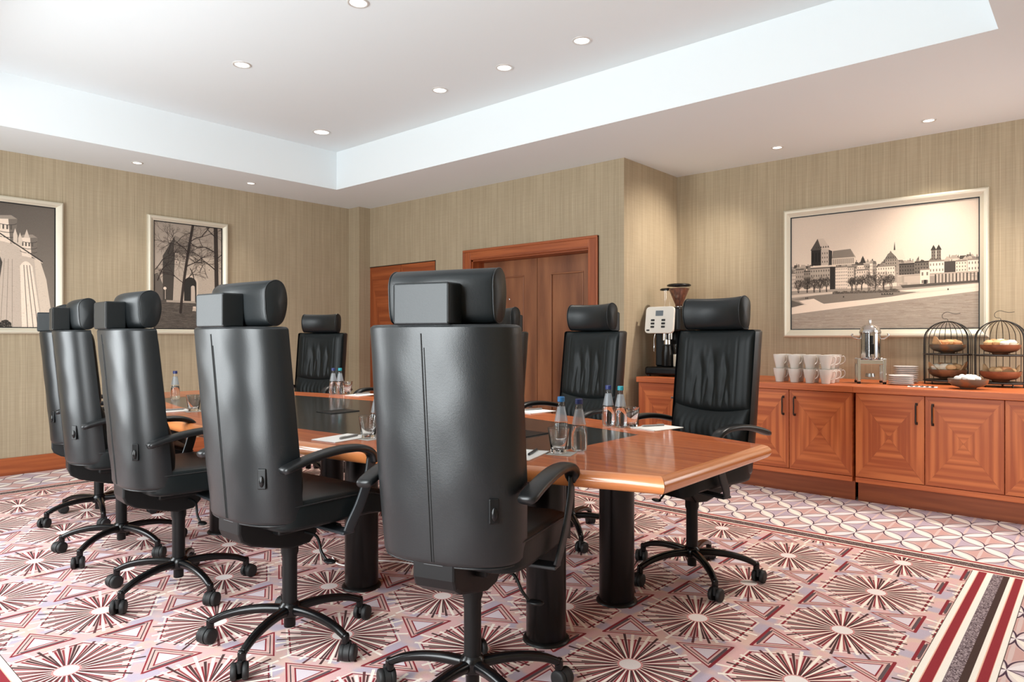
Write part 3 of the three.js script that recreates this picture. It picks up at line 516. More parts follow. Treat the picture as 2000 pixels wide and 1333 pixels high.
  mesh('lever', merged([tube([[0.02, 0.43, 0.06], [0.03, 0.42, 0.13], [0.025, 0.37, 0.165], [0.03, 0.345, 0.185]], 0.0055, 20, 8), (() => { const e = new THREE.SphereGeometry(1, 14, 10); e.scale(0.018, 0.008, 0.03); return at(e, 0.032, 0.341, 0.205); })()]), M.plastic, mech);
  mesh('tilt_knob', (() => { const e = new THREE.CylinderGeometry(0.018, 0.02, 0.05, 16); e.rotateX(Math.PI / 2); return at(e, 0.11, 0.44, 0.13); })(), M.plastic, mech);
  // column, hub, legs, casters
  mesh('gas_column', lathe([[0.0001, 0.057], [0.021, 0.057], [0.022, 0.06], [0.022, 0.1], [0.03, 0.1], [0.028, 0.15], [0.028, 0.33], [0.033, 0.345], [0.033, 0.4]], 28), M.plastic, chair);
  mesh('hub', lathe([[0.0001, 0.098], [0.034, 0.098], [0.042, 0.108], [0.042, 0.135], [0.034, 0.15], [0.026, 0.154]], 28), M.baseMetal, chair);
  const legGeo = sweep([[0.02, 0.124, 0], [0.1, 0.128, 0], [0.18, 0.122, 0], [0.25, 0.106, 0], [0.298, 0.085, 0]], (t) => oval(mix(0.02, 0.0145, t), mix(0.0185, 0.0125, t), 16, 2.4), [0, 0, 1], 28);
  const elbow = at(lathe([[0.0001, 0.054], [0.013, 0.054], [0.0145, 0.062], [0.0145, 0.088], [0.011, 0.096], [0.0001, 0.098]], 18), 0.3, 0, 0);
  const legAll = merged([legGeo, elbow]);
  const wheel = (z) => { const w = lathe([[0.0001, -0.012], [0.012, -0.012], [0.024, -0.0115], [0.0295, -0.008], [0.03, 0], [0.0295, 0.006], [0.026, 0.009], [0.0001, 0.009]], 26); w.rotateX(Math.PI / 2 * (z > 0 ? -1 : 1)); return at(w, 0, 0.03, z); };
  const hood = new THREE.CylinderGeometry(0.0315, 0.0315, 0.02, 24, 1, false, Math.PI * 0.0, Math.PI * 1.15); hood.rotateX(Math.PI / 2); hood.translate(0, 0.03, 0);
  const casterGeo = merged([wheel(0.018), wheel(-0.018), hood, at(cyl(0.009, 0.009, 0.03, 0.066, 12), -0.012, 0, 0)]);
  seed(77);
  for (let k = 0; k < 5; k++) {
    const leg = mesh('leg', legAll, M.baseMetal, chair); leg.rotation.y = (-12 + 72 * k) * Math.PI / 180;
    const c = mesh('caster', casterGeo, M.rubber, leg); c.position.set(0.3125, 0, 0); c.rotation.y = [0.5, 2.3, 1.1, 3.7, 5.2][k];
  }
}
const R = Math.PI / 180, near = 'chairs with their backs to the windows', far = 'chairs along the door side of the table';
const chairs = [
  [1.576, -1.545, 17.8, near, 'black leather chair on the window side, first from the table end beside the buffet'],
  [1.425, -2.39, 3.5, near, 'black leather chair on the window side, second from the table end beside the buffet'],
  [1.375, -3.272, -4.1, near, 'black leather chair on the window side, at the middle of the table'],
  [1.420, -4.115, -10.9, near, 'black leather chair on the window side, second from the picture wall'],
  [1.580, -4.970, -19, near, 'black leather chair on the window side, nearest the picture wall'],
  [3.105, -1.535, 165.7, far, 'black leather chair in front of the coffee machine and mugs, facing the table'],
  [3.267, -2.395, 168, far, 'black leather chair facing the table in front of the right-hand door leaf'],
  [3.290, -3.170, 174, far, 'black leather chair facing the table in front of the left-hand door leaf'],
  [3.370, -4.110, 186, far, 'black leather chair facing the table before the flush cupboard door'],
  [3.235, -5.130, 200, far, 'black leather chair facing the table in the corner by the picture wall'],
];
[...chairs.entries()].reverse().forEach(([i, [x, z, h, g, label]]) => { const c = i ? copy(chair, [x, 0, z], h * R, label, g) : (chair.position.set(x, 0, z), chair.rotation.y = h * R, tag(chair, label, 'chair', g)); const star = { 0: 35, 3: 20 }[i] ?? 0; c.children.filter((k) => k.name === 'leg').forEach((k, n) => { k.rotation.set(0, (-12 + 72 * n + star) * R, 0); }); });

// ------------------------------------------------------------------ things on the table
function makeBottle(cap) {
  const t = thing('water_bottle', '', 'bottle');
  mesh('glass_body', lathe([[0.0001, 0.001], [0.026, 0.001], [0.031, 0.006], [0.032, 0.03], [0.0315, 0.06], [0.027, 0.1], [0.019, 0.14], [0.0135, 0.165], [0.012, 0.182], [0.012, 0.186]], 36), M.glass, t);
  mesh('water', lathe([[0.0001, 0.004], [0.024, 0.004], [0.0285, 0.008], [0.0298, 0.03], [0.0293, 0.06], [0.0255, 0.096], [0.0001, 0.096]], 36), M.water, t);
  mesh('cap', lathe([[0.0142, 0.182], [0.0146, 0.184], [0.0146, 0.199], [0.0128, 0.202], [0.0001, 0.202]], 24), cap, t);
  mesh('label', lathe([[0.0266, 0.104], [0.0196, 0.14], [0.0146, 0.162]], 36), M.label, t);
  return t;
}
function makeGlass() {
  const t = thing('tumbler', '', 'drinking glass');
  mesh('glass_wall', lathe([[0.0001, 0.0005], [0.027, 0.0005], [0.029, 0.003], [0.041, 0.094], [0.0405, 0.0955], [0.0395, 0.0945], [0.0285, 0.016], [0.0001, 0.014]], 40), M.solidGlass, t);
  return t;
}
const bottles = [
  [2.175, -1.638, M.capBlue, 'water bottle with light blue cap behind the tumbler at the buffet end of the table'],
  [2.143, -1.528, M.capNavy, 'clear water bottle with navy cap, beside the tumbler at the buffet end of the table'],
  [2.839, -1.848, M.capNavy, 'navy-capped water bottle before the chair facing us with the double door behind'],
  [2.830, -1.772, M.capTeal, 'teal-capped water bottle next to the notepad by the coffee machine chair'],
  [3.023, -4.452, M.capNavy, 'navy-capped water bottle in front of the corner chair by the picture wall'],
  [3.057, -4.413, M.capTeal, 'teal-capped water bottle in front of the corner chair by the picture wall'],
  [1.894, -2.454, M.capBlue, 'blue-capped water bottle mostly hidden behind the first chair on the window side'],
  [2.046, -4.925, M.capNavy, 'navy-capped water bottle standing alone at the picture wall end of the table'],
];
bottles.forEach(([x, z, c, l]) => { const b = makeBottle(c); b.position.set(x, TOP, z); tag(b, l, 'bottle', 'water bottles on the table'); });
const glasses = [
  [2.054, -1.559, 'empty tumbler in front of the bottles at the buffet end of the table'],
  [2.881, -1.743, 'empty tumbler behind the teal-capped bottle near the coffee machine chair'],
  [3.120, -4.411, 'empty tumbler to the side of the bottles by the corner chair'],
  [1.812, -2.408, 'empty tumbler beside a notepad with a grey pen on the window side'],
  [1.794, -4.064, 'empty tumbler on a coaster at the picture wall end of the window side'],
];
let g0; glasses.forEach(([x, z, l]) => { const g = makeGlass(); g.position.set(x, TOP + 0.0015, z); tag(g, l, 'drinking glass', 'tumblers on the table'); });
// notepads, pens, coasters
function pad(x, z, turn, l) { const t = thing('notepad', l, 'notepad', [x, TOP + 0.0005, z], turn, 'notepads on the table'); mesh('sheets', rbox(-0.105, 0.105, 0, 0.004, -0.074, 0.074, 0.001), M.paper, t); mesh('binding', rbox(0.097, 0.1055, 0.0035, 0.0048, -0.0742, 0.0742, 0.0005), M.greyPaper, t); return t; }
function pen(x, z, turn, mat, l) { const t = thing('pen', l, 'pen', [x, TOP + 0.0095, z], turn, 'pens on the notepads'); const b = new THREE.CylinderGeometry(0.0045, 0.0045, 0.115, 14); b.rotateZ(Math.PI / 2); mesh('barrel', b, mat, t); const n = new THREE.ConeGeometry(0.0045, 0.014, 14); n.rotateZ(-Math.PI / 2); mesh('tip', at(n, 0.0645, 0, 0), M.steel, t); mesh('clip', rbox(-0.055, -0.02, 0.004, 0.0058, -0.0015, 0.0015, 0.0005), M.steel, t); }
const P = [
  [1.93, -1.64, 17, 'white notepad behind the first window-side chair, beside the navy-capped bottle'],
  [2.93, -1.63, 168, 'white notepad before the chair in front of the coffee machine'],
  [3.10, -2.53, 174, 'white notepad before the chair facing the table with the right-hand door leaf behind'],
  [1.735, -2.49, 8, 'white notepad on the window side between the second chair and its tumbler'],
  [3.13, -4.24, 190, 'white notepad before the chair by the flush cupboard door'],
  [1.70, -4.17, -10, 'white notepad on the window side near the picture wall'],
];
P.forEach(([x, z, a, l]) => pad(x, z, a * R, l));
const Q = [[1.975, -1.62, 25, M.penDark, 'dark slim pen on the notepad behind the first window-side chair'], [2.95, -1.66, 150, M.penGrey, 'grey pen on the notepad before the coffee machine chair'], [3.14, -2.57, 160, M.penGrey, 'grey pen on the notepad in front of the right-hand door leaf'], [1.752, -2.465, 16, M.penGrey, 'thick grey pen on the notepad by the second window-side chair'], [3.16, -4.27, 175, M.penGrey, 'grey pen on the notepad by the flush cupboard door'], [1.72, -4.17, -8, M.penGrey, 'grey pen on the notepad near the picture wall']];
Q.forEach(([x, z, a, m, l]) => pen(x, z, a * R, m, l));
[[2.054, -1.545, 20, 'grey paper coaster under the tumbler at the buffet end of the table'], [1.812, -2.402, 5, 'grey paper coaster under the tumbler by the second window-side chair'], [1.794, -4.064, -10, 'grey paper coaster under the tumbler near the picture wall']].forEach(([x, z, a, l]) => { const c = mesh(numbered('coaster'), rbox(-0.048, 0.048, 0, 0.0014, -0.048, 0.048, 0.0006), M.greyPaper, scene); c.position.set(x, TOP, z); c.rotation.y = a * R; tag(c, l, 'coaster', 'paper coasters on the table'); });

// ------------------------------------------------------------------ buffet along the niche wall
const WT = 0.83, FX = 5.28;
function handleGeo(z) { return merged([tube([[FX - 0.004, 0.725, z], [FX - 0.03, 0.722, z], [FX - 0.031, 0.66, z], [FX - 0.03, 0.598, z], [FX - 0.004, 0.595, z]], 0.0055, 30, 8), rbox(FX - 0.008, FX - 0.002, 0.716, 0.734, z - 0.008, z + 0.008, 0.002), rbox(FX - 0.008, FX - 0.002, 0.586, 0.604, z - 0.008, z + 0.008, 0.002)]); }
function unit(label, z0, z1, doors) {
  const t = thing('sideboard_cabinet', label, 'cabinet');
  mesh('carcass', box(FX + 0.002, NICHEX - 0.002, 0.145, WT - 0.046, z0, z1, 'z'), M.cherry, t);
  mesh('bottom_rail', rbox(FX - 0.018, FX + 0.01, 0.145, 0.182, z0, z1, 0.004), M.cherry, t);
  mesh('plinth', rbox(FX + 0.055, FX + 0.075, 0, 0.148, z0, z1, 0.002), M.redwood, t);
  doors.forEach(([a, b, hz, plate], i) => {
    const d = mesh('door', rbox(FX - 0.018, FX + 0.001, 0.186, WT - 0.05, a + 0.002, b - 0.002, 0.002), M.cherry, t);
    veneers(d, FX - 0.0175, a + 0.003, b - 0.003, 0.187, WT - 0.051, M.band, M.band, 0.13 * i + (z0 + 4) * 0.31);
    if (hz) mesh('handle', at(handleGeo(hz), -0.018, 0, 0), M.handle, d);
    if (plate) { mesh('name_plate', rbox(FX - 0.026, FX - 0.018, 0.655, 0.672, plate - 0.032, plate + 0.032, 0.002), M.chrome, d); }
  });
  return t;
}
unit('cherry wood sideboard with concentric square veneers, below the mugs and coffee machine', -3.11, -1.366, [[-3.11, -2.69, null, -2.76], [-2.69, -2.25, -2.65], [-2.25, -1.808, -1.85], [-1.808, -1.366, -1.765]]);
unit('cherry wood sideboard with bold triangle veneers, below the urn and birdcage stands', -1.346, 0.4, [[-1.346, -0.917, -0.965], [-0.917, -0.48, -0.87], [-0.48, -0.04, -0.09], [-0.04, 0.4, 0.005]]);
{
  const a = mesh(numbered('worktop'), rbox(5.245, NICHEX - 0.003, WT - 0.046, WT, -3.125, -1.357, 0.004), M.cherry, scene); tag(a, 'cherry wood worktop carrying the mugs and coffee machine', 'worktop');
  const b = mesh(numbered('worktop'), rbox(5.235, NICHEX - 0.003, WT - 0.046, WT, -1.356, 0.42, 0.004), M.cherry, scene); tag(b, 'cherry wood worktop carrying the urn, plates and birdcage stands', 'worktop');
}
// coffee machine
{
  const t = thing('coffee_machine', 'black coffee machine with white button panel and bean hopper in the niche corner', 'coffee machine', [5.58, WT, -2.95], 0);
  // front looks to -x; z is the width
  mesh('base', rbox(-0.2, 0.16, 0.012, 0.085, -0.17, 0.17, 0.02, 4), M.baseMetal, t);
  for (const [x, z] of [[-0.17, -0.14], [-0.17, 0.14], [0.13, -0.14], [0.13, 0.14]]) mesh('foot', at(cyl(0.018, 0.018, 0, 0.014, 14), x, 0, z), M.rubber, t);
  mesh('body', rbox(-0.04, 0.16, 0.085, 0.62, -0.15, 0.15, 0.015, 3), M.plastic, t);
  mesh('head', rbox(-0.15, 0.0, 0.4, 0.61, -0.14, 0.15, 0.02, 3), M.plastic, t);
  const panel = new THREE.Group(); panel.name = 'control_panel'; panel.position.set(-0.17, 0.5, -0.03); panel.rotation.z = -0.14; t.add(panel);
  { const sh = new THREE.Shape(), w = 0.135, h = 0.115, r = 0.034; sh.moveTo(-w + r, -h); sh.lineTo(w - r, -h); sh.quadraticCurveTo(w, -h, w, -h + r); sh.lineTo(w, h - r); sh.quadraticCurveTo(w, h, w - r, h); sh.lineTo(-w + r, h); sh.quadraticCurveTo(-w, h, -w, h - r); sh.lineTo(-w, -h + r); sh.quadraticCurveTo(-w, -h, -w + r, -h);
    const pg = new THREE.ExtrudeGeometry(sh, { depth: 0.02, bevelEnabled: true, bevelSize: 0.004, bevelThickness: 0.005, bevelSegments: 3, curveSegments: 8 }); pg.translate(0, 0, -0.01); pg.rotateY(-Math.PI / 2); mesh('panel_plate', pg, std({ color: 0xeae6dc, roughness: 0.35 }), panel); }
  mesh('display', rbox(-0.02, -0.012, 0.035, 0.083, -0.038, 0.035, 0.003), std({ color: 0x6a747c, roughness: 0.3 }), panel);
  for (let i = 0; i < 3; i++) for (const z of [-0.065, 0.04]) mesh('button', rbox(-0.021, -0.012, -0.012 - i * 0.03, 0.006 - i * 0.03, z - 0.016, z + 0.02, 0.004), M.black, panel);
  mesh('badge', rbox(-0.019, -0.012, -0.1, -0.086, -0.12, -0.09, 0.003), M.black, panel);
  mesh('spout', merged([at(cyl(0.022, 0.02, 0.32, 0.4, 20), -0.12, 0, -0.01), at(cyl(0.02, 0.02, 0.33, 0.4, 20), -0.12, 0, 0.045)]), M.chrome, t);
  mesh('spout_collar', at(cyl(0.032, 0.03, 0.285, 0.325, 24), -0.12, 0, 0.015), M.chrome, t);
  mesh('steam_wand', tube([[-0.12, 0.4, -0.1], [-0.13, 0.34, -0.11], [-0.15, 0.27, -0.1], [-0.15, 0.22, -0.1]], 0.006, 20, 8), M.chrome, t);
  mesh('pitcher', at(lathe([[0.0001, 0.0], [0.045, 0], [0.05, 0.01], [0.05, 0.13], [0.042, 0.16], [0.042, 0.19]], 28), -0.11, 0.085, 0.01), M.baseMetal, t);
  mesh('milk_tank', at(lathe([[0.0001, 0], [0.036, 0], [0.04, 0.006], [0.04, 0.2]], 28), -0.1, 0.086, 0.105), M.glass, t);
  mesh('milk', at(lathe([[0.0001, 0.002], [0.034, 0.002], [0.038, 0.008], [0.038, 0.11], [0.0001, 0.11]], 28), -0.1, 0.086, 0.105), std({ color: 0xe4dcc8, roughness: 0.5 }), t);
  // hoppers
  const hop = (x, z, tilt, r) => { const g = [lathe([[0.03, 0.0], [0.034, 0.02], [r * 0.94, 0.2], [r, 0.215]], 32)]; return g; };
  mesh('clear_hopper', at(lathe([[0.045, 0], [0.05, 0.01], [0.056, 0.16], [0.058, 0.165]], 32), 0.03, 0.615, -0.07), M.glass, t);
  mesh('hopper_lid', at(lathe([[0.0001, 0.02], [0.05, 0.018], [0.062, 0.01], [0.062, 0.0], [0.056, 0.0]], 32), 0.03, 0.775, -0.07), M.baseMetal, t);
  mesh('bean_hopper', at(lathe([[0.032, 0], [0.034, 0.02], [0.098, 0.175], [0.1, 0.19]], 36), 0.04, 0.62, 0.045), M.glass, t);
  const beanN = noiseTable(64, 400); const beanTex = dataTex(256, 256, (u, v) => { const k = beanN(u * 32, v * 32) * 0.7 + beanN(u * 64, v * 64 + 3) * 0.3; return [60 + 80 * k, 32 + 50 * k, 20 + 34 * k]; });
  mesh('coffee_beans', at(lathe([[0.0001, 0.004], [0.03, 0.004], [0.0325, 0.021], [0.092, 0.165], [0.07, 0.17], [0.0001, 0.172]], 36), 0.04, 0.62, 0.045), std({ map: beanTex, roughness: 0.6 }), t);
  mesh('hopper_lid', at(lathe([[0.0001, 0.022], [0.09, 0.02], [0.106, 0.012], [0.106, 0.0], [0.098, 0.0]], 36), 0.04, 0.808, 0.045), M.baseMetal, t);
  mesh('grinder_neck', at(cyl(0.036, 0.036, 0.575, 0.625, 24), 0.04, 0, 0.045), M.steel, t);
  mesh('grinder', rbox(-0.03, 0.13, 0.35, 0.58, 0.06, 0.16, 0.015, 3), M.plastic, t);
  mesh('price_tag', rbox(-0.034, -0.029, 0.43, 0.46, 0.075, 0.115, 0.001), M.paper, t);
}
// mugs
function makeMug() {
  const t = thing('mug', '', 'mug');
  mesh('cup', lathe([[0.0001, 0.0], [0.027, 0], [0.029, 0.003], [0.033, 0.03], [0.041, 0.06], [0.045, 0.085], [0.047, 0.106], [0.046, 0.107], [0.0445, 0.105], [0.042, 0.085], [0.038, 0.06], [0.03, 0.03], [0.026, 0.006], [0.0001, 0.005]], 32), M.ceramic, t);
  mesh('handle', tube([[0.044, 0.088, 0], [0.062, 0.094, 0], [0.073, 0.075, 0], [0.066, 0.048, 0], [0.046, 0.034, 0], [0.034, 0.03, 0]], 0.0048, 30, 8), M.ceramic, t);
  return t;
}
{
  const m0 = makeMug(); let first = true; seed(9);
  for (let c = 0; c < 4; c++) for (let r = 0; r < (c === 3 ? 3 : 2); r++) for (let l = 0; l < 2; l++) {
    const z = -1.93 + 0.119 * c, x = 5.405 - 0.016 * c + r * 0.115, turn = -0.5 + (rnd() - 0.5) * 0.3 - (c === 3 ? 0.45 : 0);
    const label = `white mug, ${l ? 'upper' : 'lower'} layer, ${['front', 'second', 'rear'][r]} row, ${['fourth column from the urn', 'third column from the urn', 'second column from the urn', 'column nearest the urn'][c]}`;
    const pos = [x, WT + l * 0.1072, z];
    if (first) { m0.position.set(...pos); m0.rotation.y = turn; tag(m0, label, 'mug', l ? 'upper mugs' : 'lower mugs'); first = false; } else copy(m0, pos, turn, label, l ? 'upper mugs' : 'lower mugs');
  }
}
// urn
{
  const t = thing('coffee_urn', 'polished steel drinks urn with domed lid on a four-legged stand', 'urn', [5.66, WT, -1.345], 0.35);
  mesh('tank', lathe([[0.0001, 0.17], [0.06, 0.17], [0.07, 0.178], [0.072, 0.2], [0.072, 0.375], [0.075, 0.38], [0.075, 0.39], [0.07, 0.395]], 44), M.chrome, t);
  mesh('lid', lathe([[0.072, 0.394], [0.07, 0.405], [0.055, 0.43], [0.03, 0.446], [0.012, 0.45], [0.009, 0.46], [0.012, 0.472], [0.008, 0.484], [0.0001, 0.486]], 40), M.chrome, t);
  for (const [x, z] of [[-0.085, -0.085], [-0.085, 0.085], [0.085, -0.085], [0.085, 0.085]]) { const l = mesh('leg', rbox(x - 0.012, x + 0.012, 0.014, 0.19, z - 0.012, z + 0.012, 0.004), M.chrome, t); mesh('foot', at(cyl(0.012, 0.014, 0, 0.015, 14), x, 0, z), M.rubber, l); }
  mesh('stand_ring', merged([rbox(-0.085, 0.085, 0.145, 0.18, -0.095, -0.075, 0.003), rbox(-0.085, 0.085, 0.145, 0.18, 0.075, 0.095, 0.003), rbox(-0.095, -0.075, 0.145, 0.18, -0.085, 0.085, 0.003), rbox(0.075, 0.095, 0.145, 0.18, -0.085, 0.085, 0.003), cyl(0.07, 0.07, 0.16, 0.172, 30)]), M.chrome, t);
  mesh('burner', merged([cyl(0.035, 0.03, 0.05, 0.075, 24), rbox(-0.085, 0.085, 0.045, 0.052, -0.02, 0.02, 0.002)]), M.steel, t);
  mesh('tap', merged([(() => { const c = new THREE.CylinderGeometry(0.01, 0.01, 0.06, 16); c.rotateZ(Math.PI / 2); return at(c, -0.095, 0.215, 0); })(), at(cyl(0.008, 0.01, 0.185, 0.215, 14), -0.122, 0, 0)]), M.chrome, t);
  mesh('tap_lever', rbox(-0.13, -0.115, 0.222, 0.3, -0.012, 0.012, 0.004), M.plastic, t);
  mesh('sight_glass', at(cyl(0.012, 0.012, 0.21, 0.36, 16), -0.078, 0, 0), M.plastic, t);
  for (const s of [1, -1]) mesh('handle', tube([[0, 0.335, s * 0.072], [0.0, 0.34, s * 0.1], [0, 0.362, s * 0.125], [0, 0.375, s * 0.118]], 0.006, 16, 8), M.chrome, t);
}
// plates
{
  const sq = (n, k) => { const pts = []; for (let i = 0; i < n; i++) { const a = i / n * Math.PI * 2, c = Math.cos(a), s = Math.sin(a), e = 5; pts.push([Math.sign(c) * Math.abs(c) ** (2 / e) * k, Math.sign(s) * Math.abs(s) ** (2 / e) * k]); } return pts; };
  const lay = [[0, 0], [0.055, 0], [0.06, 0.002], [0.08, 0.011], [0.082, 0.0125], [0.08, 0.0138], [0.058, 0.0055], [0, 0.0045]], ring = sq(48, 1);
  const geo = grid(48, lay.length - 1, (u, v) => { const [k, y] = lay[Math.round(v * (lay.length - 1))], p = ring[Math.round(u * 48) % 48]; return [p[0] * k, y, p[1] * k]; }, { wrapU: true, flip: true });
  const ORD = ['first', 'second', 'third', 'fourth', 'fifth', 'sixth', 'seventh', 'eighth', 'ninth'];
  const put = (x, z, n, turn, label, group) => { for (let i = 0; i < n; i++) { const p = mesh(numbered('plate'), geo, M.plate, scene); p.position.set(x, WT + i * 0.0142, z); p.rotation.y = turn + Math.sin(i * 2.3) * 0.03; const k = n - 1 - i; tag(p, `white square plate, ${k ? ORD[k] + ' from the top' : 'topmost'} ${label}`, 'plate', group); } };
  put(5.615, -1.128, 5, 0.25, 'of the shorter stack beside the urn', 'shorter plate stack');
  put(5.9, -1.155, 9, 0.3, 'of the taller stack by the wall', 'taller plate stack');
}
// spoons on a napkin
{
  const n = mesh(numbered('napkin'), rbox(-0.05, 0.05, 0, 0.003, -0.09, 0.09, 0.001), M.paper, scene); n.position.set(5.46, WT, -0.965); n.rotation.y = 0.15; tag(n, 'white folded napkin under the teaspoons on the buffet', 'napkin');
  const handle = sweep([[-0.0, 0.004, 0], [0.03, 0.0035, 0], [0.08, 0.003, 0]], (t) => oval(mix(0.002, 0.0045, t), 0.0012, 10), [0, 0, 1], 10), bowl = new THREE.SphereGeometry(1, 18, 8, 0, Math.PI * 2, Math.PI / 2, Math.PI / 2); bowl.scale(0.02, 0.006, 0.0125); bowl.translate(-0.018, 0.006, 0);
  for (let i = 0; i < 5; i++) { const s = thing('teaspoon', 'steel teaspoon in the row laid on the napkin', 'spoon', [5.45, WT + 0.0035, -1.03 + i * 0.032], 0.15, 'teaspoons on the napkin'); mesh('spoon_handle', handle, M.chrome, s); mesh('spoon_bowl', bowl, std({ color: 0x8e8a86, metalness: 1, roughness: 0.2, side: THREE.DoubleSide }), s); }
}
// birdcage stands with bowls
const bowlN = noiseTable(64, 500);
const bowlTex = (a, b, s) => dataTex(256, 128, (u, v) => { const k = smooth(0.4, 0.6, bowlN(u * 8 + s, v * 4) * 0.7 + bowlN(u * 32, v * 16) * 0.3); return [mix(a[0], b[0], k), mix(a[1], b[1], k), mix(a[2], b[2], k)]; });
const bowlMats = [std({ map: bowlTex([104, 92, 80], [140, 94, 64], 0), roughness: 0.4 }), std({ map: bowlTex([104, 76, 56], [134, 94, 66], 5), roughness: 0.38 }), std({ map: bowlTex([126, 74, 50], [148, 92, 64], 9), roughness: 0.35 })];
function bowlShape(r, h) { return lathe([[0.0001, 0.0], [r * 0.38, 0], [r * 0.4, h * 0.1], [r * 0.42, h * 0.14], [r * 0.75, h * 0.3], [r * 0.95, h * 0.62], [r, h], [r * 0.965, h * 1.0], [r * 0.91, h * 0.68], [r * 0.7, h * 0.4], [r * 0.3, h * 0.25], [0.0001, h * 0.22]], 48); }
function bowl(x, y, z, r, h, mat, label) { const b = mesh(numbered('wooden_bowl'), bowlShape(r, h), mat, scene); b.position.set(x, y, z); return tag(b, label, 'bowl'); }
function bun(x, y, z, s, mat, label, group, stretch = 1) { const g = new THREE.IcosahedronGeometry(1, 3), p = g.attributes.position; for (let i = 0; i < p.count; i++) { const v = V(p.getX(i), p.getY(i), p.getZ(i)), k = 1 + 0.06 * Math.sin(v.x * 5 + x * 60) * Math.sin(v.z * 6 + z * 50) + 0.04 * Math.sin(v.y * 9); p.setXYZ(i, v.x * k * s * stretch, v.y * k * s * 0.72, v.z * k * s); } g.computeVertexNormals(); const m = mesh(numbered('pastry'), mergeVertices(g), mat, scene); m.position.set(x, y, z); m.rotation.y = x * 40 + z * 30; return tag(m, label, 'pastry', group); }
function parchment(x, y, z, r, label, seedN, flaps) {
  const g = grid(36, 10, (u, v) => { const a = u * Math.PI * 2; let k = v, lift = 0; for (const [fa, fh, fw] of flaps) { const d = Math.atan2(Math.sin(a - fa), Math.cos(a - fa)) / fw; lift += fh * Math.exp(-d * d); } const rr = r * k * (0.86 + lift * 1.4), yy = smooth(0.5, 1, k) * (0.004 + lift) + 0.003 * Math.sin(a * 7 + seedN) * k; return [Math.cos(a) * rr, yy, Math.sin(a) * rr]; }, { wrapU: true });
  const m = mesh(numbered('parchment_paper'), g, M.parchment, scene); m.position.set(x, y, z); return tag(m, label, 'paper');
}
function cage(x, z, label) {
  const t = thing('birdcage_stand', label, 'food stand', [x, WT, z]); const r = 0.152, h1 = 0.335, N = 24;
  const levelGeo = (y) => merged([at(cyl(r, r, 0, 0.012, 48), 0, y, 0), (() => { const q = new THREE.TorusGeometry(r, 0.006, 8, 60); q.rotateX(Math.PI / 2); return at(q, 0, y + 0.006, 0); })()]);
  mesh('shelf', levelGeo(0.022), M.cageShelf, t); mesh('shelf', levelGeo(0.215), M.cageShelf, t);
  for (let i = 0; i < N; i++) {
    const a = i / N * Math.PI * 2; if (Math.cos(a) < -0.42) continue; // open towards the room
    const pts = [[r * Math.cos(a), 0.03, r * Math.sin(a)], [r * Math.cos(a), h1, r * Math.sin(a)]]; for (let k = 1; k <= 6; k++) { const q = k / 6 * Math.PI / 2; pts.push([r * Math.cos(q) * Math.cos(a) * 1, h1 + Math.sin(q) * 0.13, r * Math.cos(q) * Math.sin(a)]); }
    mesh('wire', tube(pts, 0.0024, 22, 5), M.wire, t);
  }
  const arch = []; for (const s of [1, -1]) { const a = s * 2.03; const pts = [[r * Math.cos(a), 0.0, r * Math.sin(a)], [r * Math.cos(a), h1, r * Math.sin(a)]]; for (let k = 1; k <= 8; k++) { const q = k / 8 * Math.PI / 2; pts.push([r * Math.cos(q) * Math.cos(a), h1 + Math.sin(q) * 0.13, r * Math.cos(q) * Math.sin(a)]); } arch.push(tube(pts, 0.0042, 40, 7)); }
  mesh('arch_frame', merged(arch), M.wire, t);
  for (const [fx, fz] of [[-0.12, -0.08], [-0.12, 0.08], [0.13, 0]]) mesh('foot', merged([at(cyl(0.004, 0.004, 0.01, 0.024, 8), fx, 0, fz), at(new THREE.SphereGeometry(0.008, 12, 8), fx, 0.008, fz)]), M.wire, t);
  mesh('hook', tube([[0, h1 + 0.128, 0], [0, h1 + 0.145, 0], [-0.005, h1 + 0.155, -0.03], [0, h1 + 0.182, -0.033], [0, h1 + 0.2, -0.005], [0, h1 + 0.19, 0.03], [0, h1 + 0.186, 0.05], [0, h1 + 0.19, 0.08]], 0.0018, 50, 6), M.wire, t);
  return t;
}
cage(5.945, -0.888, 'black wire birdcage food stand nearer the plates');
cage(5.87, -0.56, 'black wire birdcage food stand farther from the plates, overlapping the picture corner');
